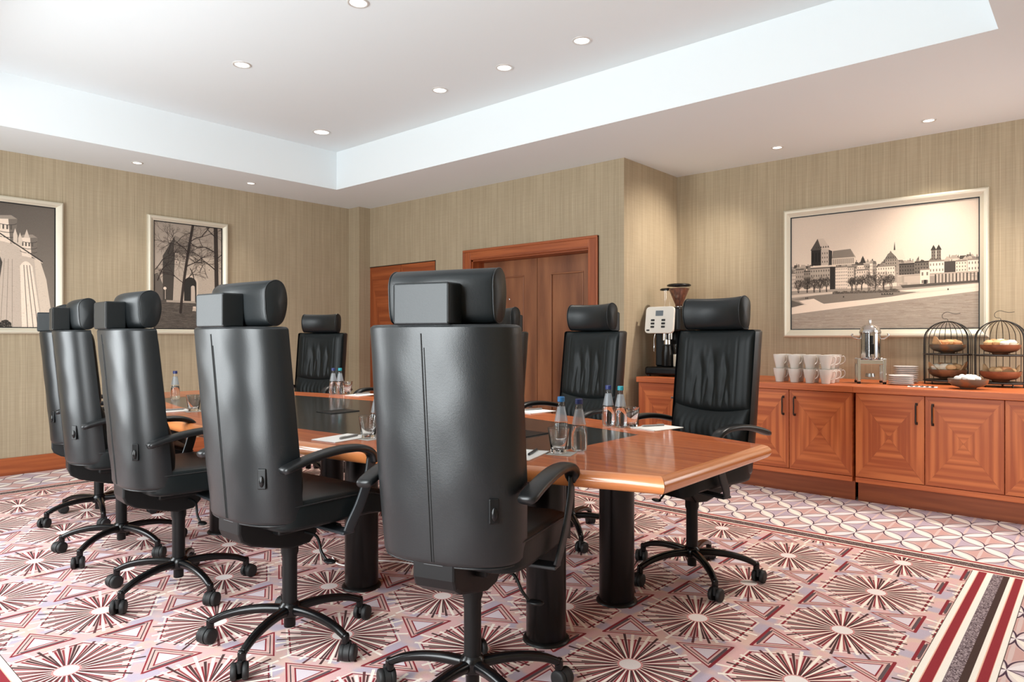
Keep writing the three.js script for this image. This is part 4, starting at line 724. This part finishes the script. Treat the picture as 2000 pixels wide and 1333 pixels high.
{
  const A = [5.935, -0.888], B = [5.86, -0.56];
  bowl(A[0], WT + 0.0345, A[1], 0.125, 0.075, bowlMats[1], 'brown wooden bowl of rolls on the lower shelf of the birdcage nearer the plates');
  bowl(A[0], WT + 0.2275, A[1], 0.118, 0.068, bowlMats[0], 'mottled wooden bowl on the upper shelf of the birdcage nearer the plates');
  bowl(B[0], WT + 0.0345, B[1], 0.125, 0.075, bowlMats[2], 'reddish wooden bowl on the lower shelf of the birdcage farther from the plates');
  bowl(B[0], WT + 0.2275, B[1], 0.122, 0.068, bowlMats[2], 'reddish wooden bowl on the upper shelf of the birdcage farther from the plates');
  bowl(5.47, WT, -0.7, 0.118, 0.068, bowlMats[0], 'mottled wooden bowl of white sweets standing before the birdcages');
  parchment(A[0], WT + 0.085, A[1], 0.13, 'brown parchment lining the lower bowl of the birdcage nearer the plates', 1, [[-2.1, 0.075, 0.4], [1.7, 0.085, 0.4], [3.6, 0.02, 0.5]]);
  parchment(A[0], WT + 0.272, A[1], 0.115, 'brown parchment in the upper bowl of the birdcage nearer the plates', 2, [[-2.5, 0.085, 0.35], [0.8, 0.03, 0.5]]);
  parchment(B[0], WT + 0.082, B[1], 0.12, 'brown parchment in the lower bowl of the birdcage farther from the plates', 3, [[-1.1, 0.075, 0.3], [1.2, 0.075, 0.3], [2.6, 0.05, 0.5]]);
  parchment(B[0], WT + 0.275, B[1], 0.118, 'brown parchment in the upper bowl of the birdcage farther from the plates', 4, [[1.5, 0.025, 0.5], [-0.8, 0.02, 0.5]]);
  seed(21);
  const pile = (c, y, r, n, s, mats, label, group) => { for (let i = 0; i < n; i++) { const a = i * 2.4, q = r * Math.sqrt((i + 0.3) / n); bun(c[0] + Math.cos(a) * q, y + 0.012 * (1 - q / r) + rnd() * 0.006, c[1] + Math.sin(a) * q, s * (0.9 + rnd() * 0.25), mats[i % mats.length], label, group, 1.15); } };
  pile(A, WT + 0.122, 0.082, 10, 0.033, [M.bread, M.cream, M.bread2], 'baked roll in the lower bowl of the birdcage nearer the plates', 'rolls, lower bowl nearer the plates');
  pile(A, WT + 0.302, 0.078, 8, 0.026, [M.bread2, M.bread], 'baked pastry in the upper bowl of the birdcage nearer the plates', 'pastries, upper bowl nearer the plates');
  pile(B, WT + 0.112, 0.07, 7, 0.025, [M.bread, M.bread2], 'baked pastry in the lower bowl of the birdcage farther from the plates', 'pastries, lower bowl farther from the plates');
  pile(B, WT + 0.304, 0.082, 10, 0.027, [M.cream, M.bread, M.bread2], 'baked pastry in the upper bowl of the birdcage farther from the plates', 'pastries, upper bowl farther from the plates');
  for (let i = 0; i < 11; i++) { const a = i * 2.4, q = 0.075 * Math.sqrt((i + 0.2) / 11), g = new THREE.IcosahedronGeometry(0.021, 2); g.scale(1, 0.8, 1); const m = mesh(numbered('meringue'), mergeVertices(g), M.sugar, scene); m.position.set(5.47 + Math.cos(a) * q, WT + 0.064 + 0.02 * (1 - q / 0.075) + rnd() * 0.008, -0.7 + Math.sin(a) * q); tag(m, 'white round sweet heaped in the mottled bowl before the birdcages', 'sweet', 'white sweets in the mottled bowl'); }
}

// ------------------------------------------------------------------ framed pictures
function picture(label, tex, w, h, iw, ih, pos, turn) { // local: picture in xy plane looking to +z
  const t = thing('framed_picture', label, 'picture', pos, turn);
  const prof = [[0, 0], [0, 0.03], [0.006, 0.04], [0.016, 0.045], [0.03, 0.041], [0.85, 0.026], [1, 0.022], [1, 0.006]];
  const X = w / 2, Y = h / 2, bx = (w - iw) / 2, by = (h - ih) / 2;
  const pt = (k) => [k[0] <= 0.03 ? k[0] : k[0] * bx, k[0] <= 0.03 ? k[0] : k[0] * by, k[1]];
  const C = [[-1, -1], [1, -1], [1, 1], [-1, 1]];
  for (let s = 0; s < 4; s++) { const a = C[s], b = C[(s + 1) % 4]; const g = grid(1, prof.length - 1, (u, v) => { const [ix, iy, d] = pt(prof[Math.round(v * (prof.length - 1))]), c = u < 0.5 ? a : b; return [c[0] * (X - ix), c[1] * (Y - iy), d]; }); const flatG = g.toNonIndexed(); flatG.computeVertexNormals(); mesh('frame_moulding', flatG, M.frame, t); }
  const bl = []; for (const [x0, x1, y0, y1] of [[-iw / 2, iw / 2, -ih / 2, -ih / 2 + 0.008], [-iw / 2, iw / 2, ih / 2 - 0.008, ih / 2], [-iw / 2, -iw / 2 + 0.008, -ih / 2, ih / 2], [iw / 2 - 0.008, iw / 2, -ih / 2, ih / 2]]) bl.push(box(x0, x1, y0, y1, 0.004, 0.02));
  mesh('black_fillet', merged(bl), M.black, t);
  const p = new THREE.PlaneGeometry(iw, ih); p.translate(0, 0, 0.012); mesh('print', p, std({ map: tex, roughness: 0.95 }), t);
  mesh('backing', box(-w / 2 + 0.01, w / 2 - 0.01, -h / 2 + 0.01, h / 2 - 0.01, 0.001, 0.01), M.black, t);
}
const sep = (v) => `rgb(${Math.round(v)},${Math.round(v * 0.91)},${Math.round(v * 0.82)})`;
function speckle(g, W, H, amt) { const im = g.getImageData(0, 0, W, H); for (let q = 0; q < im.data.length; q += 4) { const m = (rnd() - 0.5) * amt; im.data[q] += m; im.data[q + 1] += m; im.data[q + 2] += m; } g.putImageData(im, 0, 0); }
function branch(g, x, y, a, len, w, depth, col) { if (depth < 0 || len < 3) return; const x1 = x + Math.cos(a) * len, y1 = y + Math.sin(a) * len; g.strokeStyle = col; g.lineWidth = w; g.lineCap = 'round'; g.beginPath(); g.moveTo(x, y); g.quadraticCurveTo((x + x1) / 2 + (rnd() - 0.5) * len * 0.25, (y + y1) / 2 + (rnd() - 0.5) * len * 0.2, x1, y1); g.stroke(); const n = 2 + (rnd() < 0.4 ? 1 : 0); for (let i = 0; i < n; i++) branch(g, x1, y1, a + (rnd() - 0.5) * 1.5, len * (0.58 + rnd() * 0.25), w * 0.62, depth - 1, col); }
const treeMass = (g, x, y, r, n, a, lo = 50, hi = 110) => { for (let i = 0; i < n; i++) { const q = Math.sqrt(rnd()) * r, t = rnd() * 6.28, v = lo + rnd() * (hi - lo); g.fillStyle = `rgba(${v},${v * 0.9},${v * 0.8},${a})`; g.beginPath(); g.arc(x + Math.cos(t) * q, y + Math.sin(t) * q * 1.15, 1.5 + rnd() * 4, 0, 7); g.fill(); } };
const cityTex = canvasTex(1382, 983, (g, W, H) => {
  seed(61); const gr = g.createLinearGradient(0, 0, 0, H * 0.5); gr.addColorStop(0, sep(208)); gr.addColorStop(1, sep(232)); g.fillStyle = gr; g.fillRect(0, 0, W, H);
  const R_ = (x0, y0, x1, y1, v) => { g.fillStyle = sep(v); g.fillRect(x0 * W, y0 * H, (x1 - x0) * W, (y1 - y0) * H); };
  const Pg = (p, v) => { g.fillStyle = sep(v); g.beginPath(); p.forEach(([x, y], i) => i ? g.lineTo(x * W, y * H) : g.moveTo(x * W, y * H)); g.fill(); };
  const win = (x0, x1, y0, y1, nx, ny, v) => { for (let i = 0; i < nx; i++) for (let j = 0; j < ny; j++) R_(x0 + (x1 - x0) * (i + 0.32) / nx, y0 + (y1 - y0) * (j + 0.3) / ny, x0 + (x1 - x0) * (i + 0.66) / nx, y0 + (y1 - y0) * (j + 0.72) / ny, v); };
  // jumble of far roofs and gables
  for (let i = 0; i < 150; i++) { const x = rnd() * 1.02 - 0.01, w = 0.014 + rnd() * 0.035, y = 0.425 + rnd() * 0.075; Pg([[x, y + 0.028], [x + w * (0.15 + rnd() * 0.3), y], [x + w * 0.8, y + rnd() * 0.008], [x + w, y + 0.028]], 70 + rnd() * 120); const v = 110 + rnd() * 135; R_(x, y + 0.028, x + w, 0.62, v); win(x, x + w, y + 0.035, 0.6, 3, 5, v * 0.55); if (rnd() < 0.5) R_(x + w * 0.6, y - 0.012, x + w * 0.6 + 0.003, y + 0.01, 60); }
  // cathedral
  R_(0.125, 0.305, 0.185, 0.44, 46); for (let i = 0; i < 3; i++) R_(0.133 + i * 0.018, 0.33, 0.138 + i * 0.018, 0.41, 28); R_(0.183, 0.305, 0.228, 0.44, 196); win(0.185, 0.226, 0.32, 0.43, 3, 3, 96); Pg([[0.12, 0.307], [0.163, 0.208], [0.186, 0.307]], 84); Pg([[0.163, 0.208], [0.198, 0.21], [0.236, 0.3], [0.186, 0.307]], 206); for (let i = 0; i < 6; i++) Pg([[0.15 + i * 0.014, 0.29], [0.155 + i * 0.014, 0.272], [0.16 + i * 0.014, 0.29]], 70); Pg([[0.228, 0.31], [0.248, 0.325], [0.246, 0.44], [0.228, 0.44]], 62);
  Pg([[0.246, 0.395], [0.252, 0.325], [0.352, 0.318], [0.376, 0.388]], 138); for (let i = 0; i < 20; i++) { g.strokeStyle = 'rgba(90,78,68,0.35)'; g.lineWidth = 1; g.beginPath(); g.moveTo((0.252 + i * 0.005) * W, 0.325 * H); g.lineTo((0.248 + i * 0.0062) * W, 0.39 * H); g.stroke(); } Pg([[0.352, 0.318], [0.378, 0.385], [0.382, 0.4]], 60); R_(0.246, 0.388, 0.378, 0.45, 214); for (let i = 0; i < 11; i++) R_(0.252 + i * 0.0112, 0.396, 0.2562 + i * 0.0112, 0.44, 104);
  // hall with gable, spire, twin towers
  Pg([[0.535, 0.43], [0.548, 0.4], [0.553, 0.385], [0.563, 0.375], [0.568, 0.358], [0.575, 0.375], [0.59, 0.4], [0.605, 0.43]], 112); R_(0.54, 0.43, 0.605, 0.53, 150); win(0.54, 0.6, 0.4, 0.5, 5, 4, 66); Pg([[0.57, 0.352], [0.628, 0.35], [0.646, 0.44], [0.608, 0.44]], 222); Pg([[0.584, 0.356], [0.5885, 0.285], [0.593, 0.356]], 56); Pg([[0.405, 0.445], [0.412, 0.41], [0.42, 0.385], [0.428, 0.41], [0.436, 0.445]], 66);
  for (const x of [0.773, 0.798]) { R_(x, 0.378, x + 0.021, 0.47, 118); win(x, x + 0.021, 0.385, 0.46, 2, 3, 62); Pg([[x - 0.004, 0.38], [x + 0.0105, 0.338], [x + 0.025, 0.38]], 58); }
  // house fronts
  const house = (x0, x1, y0, y1, v, nx, ny) => { R_(x0, y0, x1, y1, v); R_(x0, y0 - 0.01, x1, y0 + 0.002, v * 0.6); win(x0, x1, y0, y1, nx, ny, v * 0.5); };
  house(0.0, 0.03, 0.5, 0.64, 220, 3, 4); house(0.03, 0.08, 0.47, 0.63, 178, 4, 4); house(0.08, 0.12, 0.49, 0.64, 150, 3, 4); R_(0.12, 0.445, 0.27, 0.465, 232); house(0.12, 0.25, 0.468, 0.63, 182, 9, 4); R_(0.235, 0.46, 0.268, 0.665, 52); house(0.266, 0.335, 0.47, 0.66, 236, 7, 7); house(0.335, 0.37, 0.475, 0.64, 214, 3, 6); house(0.385, 0.45, 0.505, 0.6, 224, 5, 3); house(0.5, 0.59, 0.485, 0.59, 232, 7, 3); house(0.612, 0.69, 0.48, 0.57, 96, 6, 3); house(0.69, 0.76, 0.47, 0.56, 112, 5, 3); house(0.762, 0.835, 0.47, 0.56, 240, 5, 2); R_(0.835, 0.475, 0.888, 0.56, 74); house(0.888, 0.94, 0.48, 0.56, 226, 4, 3); house(0.945, 1, 0.475, 0.56, 236, 4, 2);
  R_(0.6, 0.56, 1, 0.655, 186); for (let i = 0; i < 260; i++) R_(0.6 + rnd() * 0.4, 0.565 + rnd() * 0.08, 0.608 + rnd() * 0.4, 0.567 + rnd() * 0.08, 150 + rnd() * 60); house(0.718, 0.765, 0.53, 0.655, 238, 2, 2); R_(0.735, 0.61, 0.75, 0.655, 50); for (let i = 0; i < 13; i++) R_(0.79 + i * 0.0165, 0.57, 0.796 + i * 0.0165, 0.645, i % 3 ? 104 : 60);
  Pg([[0, 0.655], [0.62, 0.65], [1, 0.645], [1, 0.67], [0.6, 0.7], [0.2, 0.76], [0, 0.76]], 168); Pg([[0.62, 0.645], [1, 0.63], [1, 0.648], [0.63, 0.668]], 88);
  Pg([[0, 0.69], [0.25, 0.675], [0.25, 0.69], [0, 0.715]], 222);
  for (const [x, s, n] of [[0.045, 30, 220], [0.1, 34, 320], [0.145, 32, 220], [0.175, 34, 260], [0.215, 30, 200], [0.36, 24, 160], [0.385, 26, 200], [0.41, 26, 220], [0.455, 32, 240], [0.485, 40, 420], [0.53, 34, 260], [0.57, 28, 200]]) { treeMass(g, x * W, (0.585 + rnd() * 0.02) * H, s * 1.15, n, 0.35); for (let k = 0; k < 2; k++) branch(g, x * W + (rnd() - 0.5) * 14, 0.672 * H, -Math.PI / 2 + (rnd() - 0.5) * 0.2, s * 1.3, 5, 5, 'rgba(46,38,33,0.85)'); }
  for (let i = 0; i < 26; i++) treeMass(g, (0.26 + i * 0.0138) * W, (0.685 + rnd() * 0.012) * H, 13, 70, 0.5, 60, 130);
  Pg([[0, 0.735], [0.15, 0.7], [0.26, 0.695], [0.66, 0.7], [0.72, 0.702], [0.55, 0.738], [0.2, 0.775], [0.13, 0.73]], 138); Pg([[0.6, 0.688], [1, 0.655], [1, 0.678], [0.7, 0.703]], 244);
  Pg([[0, 0.81], [0.1, 0.778], [0.05, 0.745], [0.14, 0.728], [0.2, 0.778], [1, 0.682], [1, 0.712], [0.3, 0.815], [0, 0.862]], 246); Pg([[0, 0.735], [0.085, 0.775], [0, 0.802]], 112);
  Pg([[0, 0.862], [0.3, 0.815], [1, 0.712], [1, 1], [0, 1]], 168); for (let i = 0; i < 1500; i++) { const x = rnd() * W - 40, y = (0.73 + rnd() * 0.27) * H; if (y < (0.872 - 0.155 * x / W) * H) continue; g.fillStyle = rnd() < 0.5 ? 'rgba(112,94,80,0.22)' : 'rgba(225,208,190,0.2)'; g.fillRect(x, y, 20 + rnd() * 90, 1 + rnd() * 2.5); }
  for (let i = 0; i < 9; i++) R_(0.52 + i * 0.007, 0.704 + (i % 2) * 0.008, 0.525 + i * 0.007, 0.718, 44);
  for (const x of [0.09, 0.1, 0.31, 0.85]) R_(x, 0.715 - 0.03 * (x > 0.5), x + 0.006, 0.728 - 0.03 * (x > 0.5), 60);
  speckle(g, W, H, 16);
});
const churchTex = canvasTex(700, 1080, (g, W, H) => {
  seed(62); const gr = g.createLinearGradient(0, 0, W, H); gr.addColorStop(0, sep(84)); gr.addColorStop(0.6, sep(122)); gr.addColorStop(1, sep(140)); g.fillStyle = gr; g.fillRect(0, 0, W, H);
  const Pg = (p, v) => { g.fillStyle = sep(v); g.beginPath(); p.forEach(([x, y], i) => i ? g.lineTo(x * W, y * H) : g.moveTo(x * W, y * H)); g.fill(); };
  // facade seen from below, leaning back
  Pg([[-0.1, 0.1], [0.36, 0.17], [0.52, 0.27], [0.68, 0.36], [0.83, 0.44], [0.9, 0.6], [0.97, 1], [-0.1, 1]], 196);
  Pg([[0.83, 0.44], [0.9, 0.6], [0.98, 1], [0.86, 1], [0.79, 0.6], [0.77, 0.44]], 216);
  const turret = (x, y, s) => { Pg([[x - 0.1 * s, y - 0.02 * s], [x + 0.12 * s, y - 0.035 * s], [x + 0.1 * s, y + 0.17 * s], [x - 0.07 * s, y + 0.15 * s]], 230); Pg([[x + 0.03 * s, y - 0.028 * s], [x + 0.12 * s, y - 0.035 * s], [x + 0.1 * s, y + 0.17 * s], [x + 0.05 * s, y + 0.165 * s]], 118); for (const k of [0.0, 0.06, 0.1]) { g.strokeStyle = sep(70); g.lineWidth = 5 * s; g.beginPath(); g.ellipse((x + 0.01) * W, (y + k * s) * H, 0.105 * s * W, 0.02 * s * H, 0, 0.1, Math.PI - 0.1); g.stroke(); } for (let i = 0; i < 4; i++) { g.fillStyle = sep(90); g.fillRect((x - 0.07 * s + i * 0.04 * s) * W, (y + 0.02 * s) * H, 0.018 * s * W, 0.035 * s * H); } Pg([[x - 0.1 * s, y - 0.02 * s], [x - 0.06 * s, y - 0.05 * s], [x + 0.06 * s, y - 0.06 * s], [x + 0.12 * s, y - 0.035 * s]], 150); };
  turret(0.1, 0.05, 1.1); turret(0.47, 0.16, 1); turret(0.7, 0.29, 0.85); Pg([[0.66, 0.27], [0.69, 0.2], [0.72, 0.265]], 206);
  for (const [x, y] of [[0.22, 0.14], [0.28, 0.16], [0.33, 0.19], [0.57, 0.25], [0.62, 0.28]]) { Pg([[x - 0.02, y], [x, y - 0.05], [x + 0.025, y + 0.01], [x + 0.02, y + 0.08], [x - 0.02, y + 0.07]], 212); }
  g.strokeStyle = sep(66); g.lineWidth = 10; g.beginPath(); g.moveTo(0, 0.2 * H); g.lineTo(0.3 * W, 0.2 * H); g.lineTo(0.86 * W, 0.455 * H); g.stroke(); g.strokeStyle = sep(226); g.lineWidth = 5; g.beginPath(); g.moveTo(0, 0.214 * H); g.lineTo(0.3 * W, 0.214 * H); g.lineTo(0.86 * W, 0.466 * H); g.stroke();
  // tall dark window with pale mullions
  g.fillStyle = sep(74); g.beginPath(); g.moveTo(-0.3 * W, H); g.lineTo(0.0, 0.42 * H); g.quadraticCurveTo(0.2 * W, 0.24 * H, 0.4 * W, 0.4 * H); g.lineTo(0.44 * W, 0.48 * H); g.lineTo(0.34 * W, H); g.fill();
  g.strokeStyle = sep(206); g.lineWidth = 9; for (let i = 0; i < 5; i++) { g.beginPath(); g.moveTo((0.1 + i * 0.075) * W, (0.37 + i * 0.022) * H); g.lineTo((-0.16 + i * 0.115) * W, H); g.stroke(); } for (let i = 0; i < 6; i++) { g.beginPath(); g.arc((0.12 + i * 0.055) * W, (0.375 + (i % 2) * 0.02) * H, 15, 0, 7); g.lineWidth = 5; g.stroke(); }
  g.strokeStyle = sep(214); g.lineWidth = 14; g.beginPath(); g.moveTo(0.0, 0.42 * H); g.quadraticCurveTo(0.2 * W, 0.235 * H, 0.41 * W, 0.395 * H); g.lineTo(0.36 * W, H); g.stroke();
  // blind bays
  g.fillStyle = sep(240); g.beginPath(); g.moveTo(0.64 * W, H); g.lineTo(0.62 * W, 0.5 * H); g.quadraticCurveTo(0.68 * W, 0.42 * H, 0.75 * W, 0.5 * H); g.lineTo(0.85 * W, H); g.fill(); g.strokeStyle = sep(132); g.lineWidth = 6; for (const [a, b] of [[0.66, 0.7], [0.69, 0.76], [0.72, 0.81]]) { g.beginPath(); g.moveTo(a * W, 0.49 * H); g.lineTo(b * W, H); g.stroke(); } g.lineWidth = 3; for (const [a, b] of [[0.46, 0.42], [0.5, 0.48], [0.54, 0.54]]) { g.beginPath(); g.moveTo(a * W, 0.45 * H); g.lineTo(b * W, H); g.stroke(); }
  for (let i = 0; i < 1700; i++) { const y = 0.3 + rnd() * 0.7, x = rnd() * 0.95; if (x > 0.6 + y * 0.4) continue; g.fillStyle = rnd() < 0.6 ? 'rgba(104,90,78,0.22)' : 'rgba(238,224,206,0.2)'; g.fillRect(x * W, y * H, 5 + rnd() * 9, 1.8); }
  treeMass(g, 0.47 * W, 0.985 * H, 44, 500, 0.8, 30, 70);
  speckle(g, W, H, 18);
});
const parkTex = canvasTex(680, 1080, (g, W, H) => {
  seed(63); const gr = g.createLinearGradient(0, 0, 0, H * 0.7); gr.addColorStop(0, sep(158)); gr.addColorStop(1, sep(196)); g.fillStyle = gr; g.fillRect(0, 0, W, H);
  const Pg = (p, v) => { g.fillStyle = sep(v); g.beginPath(); p.forEach(([x, y], i) => i ? g.lineTo(x * W, y * H) : g.moveTo(x * W, y * H)); g.fill(); };
  Pg([[0.26, 0.27], [0.64, 0.3], [0.98, 0.34], [1, 0.74], [0.26, 0.74]], 192); Pg([[0.13, 0.32], [0.3, 0.12], [0.3, 0.3], [0.27, 0.74], [0.13, 0.74]], 76); Pg([[0.3, 0.12], [0.5, 0.17], [0.62, 0.3], [0.28, 0.28]], 134); Pg([[0, 0.5], [0.06, 0.48], [0.13, 0.58], [0.13, 0.74], [0, 0.74]], 108);
  for (let i = 0; i < 900; i++) { g.fillStyle = rnd() < 0.5 ? 'rgba(110,94,80,0.25)' : 'rgba(232,216,196,0.25)'; g.fillRect((0.27 + rnd() * 0.72) * W, (0.3 + rnd() * 0.43) * H, 5 + rnd() * 9, 2); }
  for (const [x, y] of [[0.32, 0.37], [0.37, 0.37], [0.65, 0.4], [0.6, 0.48], [0.8, 0.42]]) { g.fillStyle = sep(222); g.beginPath(); g.ellipse(x * W, y * H, 9, 20, 0, 0, 7); g.fill(); g.fillStyle = sep(96); g.beginPath(); g.ellipse(x * W, y * H, 4, 13, 0, 0, 7); g.fill(); }
  const archAt = (x, y, w, h, v) => { g.fillStyle = sep(v); g.beginPath(); g.moveTo((x - w) * W, (y + h) * H); g.lineTo((x - w) * W, y * H); g.arc(x * W, y * H, w * W, Math.PI, 0); g.lineTo((x + w) * W, (y + h) * H); g.fill(); };
  archAt(0.52, 0.55, 0.115, 0.19, 214); archAt(0.52, 0.56, 0.09, 0.18, 50); archAt(0.56, 0.6, 0.03, 0.14, 206);
  Pg([[0, 0.73], [1, 0.735], [1, 1], [0, 1]], 88); Pg([[0.18, 0.728], [1, 0.732], [1, 0.75], [0.18, 0.748]], 176); Pg([[0.56, 0.78], [0.66, 0.78], [0.66, 0.825], [0.55, 0.825]], 230);
  for (let i = 0; i < 1600; i++) { g.fillStyle = rnd() < 0.55 ? 'rgba(50,41,36,0.3)' : 'rgba(150,132,116,0.25)'; g.fillRect(rnd() * W, (0.75 + rnd() * 0.25) * H, 14 + rnd() * 46, 1.2 + rnd() * 2.2); }
  const D = 'rgba(44,36,31,0.9)', D2 = 'rgba(58,48,42,0.65)';
  g.strokeStyle = D; g.lineCap = 'round'; g.lineWidth = 26; g.beginPath(); g.moveTo(0.38 * W, 0.84 * H); g.quadraticCurveTo(0.42 * W, 0.5 * H, 0.56 * W, 0); g.stroke(); g.lineWidth = 42; g.beginPath(); g.moveTo(0.92 * W, 0.76 * H); g.lineTo(0.9 * W, 0); g.stroke(); g.lineWidth = 9; g.beginPath(); g.moveTo(0.6 * W, 0.74 * H); g.quadraticCurveTo(0.6 * W, 0.5 * H, 0.52 * W, 0.42 * H); g.stroke();
  for (const [x, y, a, l, w] of [[0.44, 0.55, -0.9, 90, 8], [0.47, 0.4, -0.5, 110, 9], [0.5, 0.28, -2.4, 110, 9], [0.53, 0.16, -0.5, 120, 9], [0.42, 0.56, -2.5, 90, 7], [0.9, 0.42, -2.5, 130, 11], [0.9, 0.25, -2.7, 120, 11], [0.9, 0.1, -2.4, 100, 9], [0.92, 0.3, -0.7, 60, 8], [0.06, 0.55, -1.2, 130, 9], [0.03, 0.45, -1.0, 120, 8], [0.2, 0.3, -1.3, 90, 6], [0.7, 0.2, -2, 80, 6], [0.66, 0.45, -1.2, 80, 6], [0.78, 0.5, -1.9, 90, 5], [0.3, 0.2, -0.9, 90, 5]]) branch(g, x * W, y * H, a, l, w, 6, D);
  for (let i = 0; i < 16; i++) branch(g, rnd() * W, rnd() * H * 0.35, rnd() * 6, 60, 3, 5, D2);
  g.fillStyle = sep(240); g.beginPath(); g.arc(0.16 * W, 0.62 * H, 15, 0, 7); g.fill(); g.fillRect(0.163 * W, 0.62 * H, 4, 0.1 * H);
  speckle(g, W, H, 20);
});
const PY = (1.2 + 2.384) / 2;
picture('framed sepia photograph of a turreted church facade on the far wall', churchTex, 0.805, 1.17, 0.69, 1.07, [1.546, PY, BACK], 0);
picture('framed sepia photograph of bare trees before a stone archway on the far wall', parkTex, 0.805, 1.17, 0.69, 1.07, [3.06, PY, BACK], 0);
picture('framed sepia panorama of a riverside old town above the buffet', cityTex, 1.5, 1.12, 1.386, 0.99, [NICHEX, 1.737, -1.405], -Math.PI / 2);

// a power lead lying on the carpet under the table
tag(mesh(numbered('cable'), tube([[2.33, 0.006, -2.6], [2.3, 0.006, -2.75], [2.2, 0.006, -2.9], [2.14, 0.006, -2.84], [2.06, 0.006, -2.98], [2.1, 0.006, -3.1]], 0.004, 60, 6), M.paper, scene), 'thin white power lead lying on the carpet under the table', 'cable');

renderer.render(scene, camera);
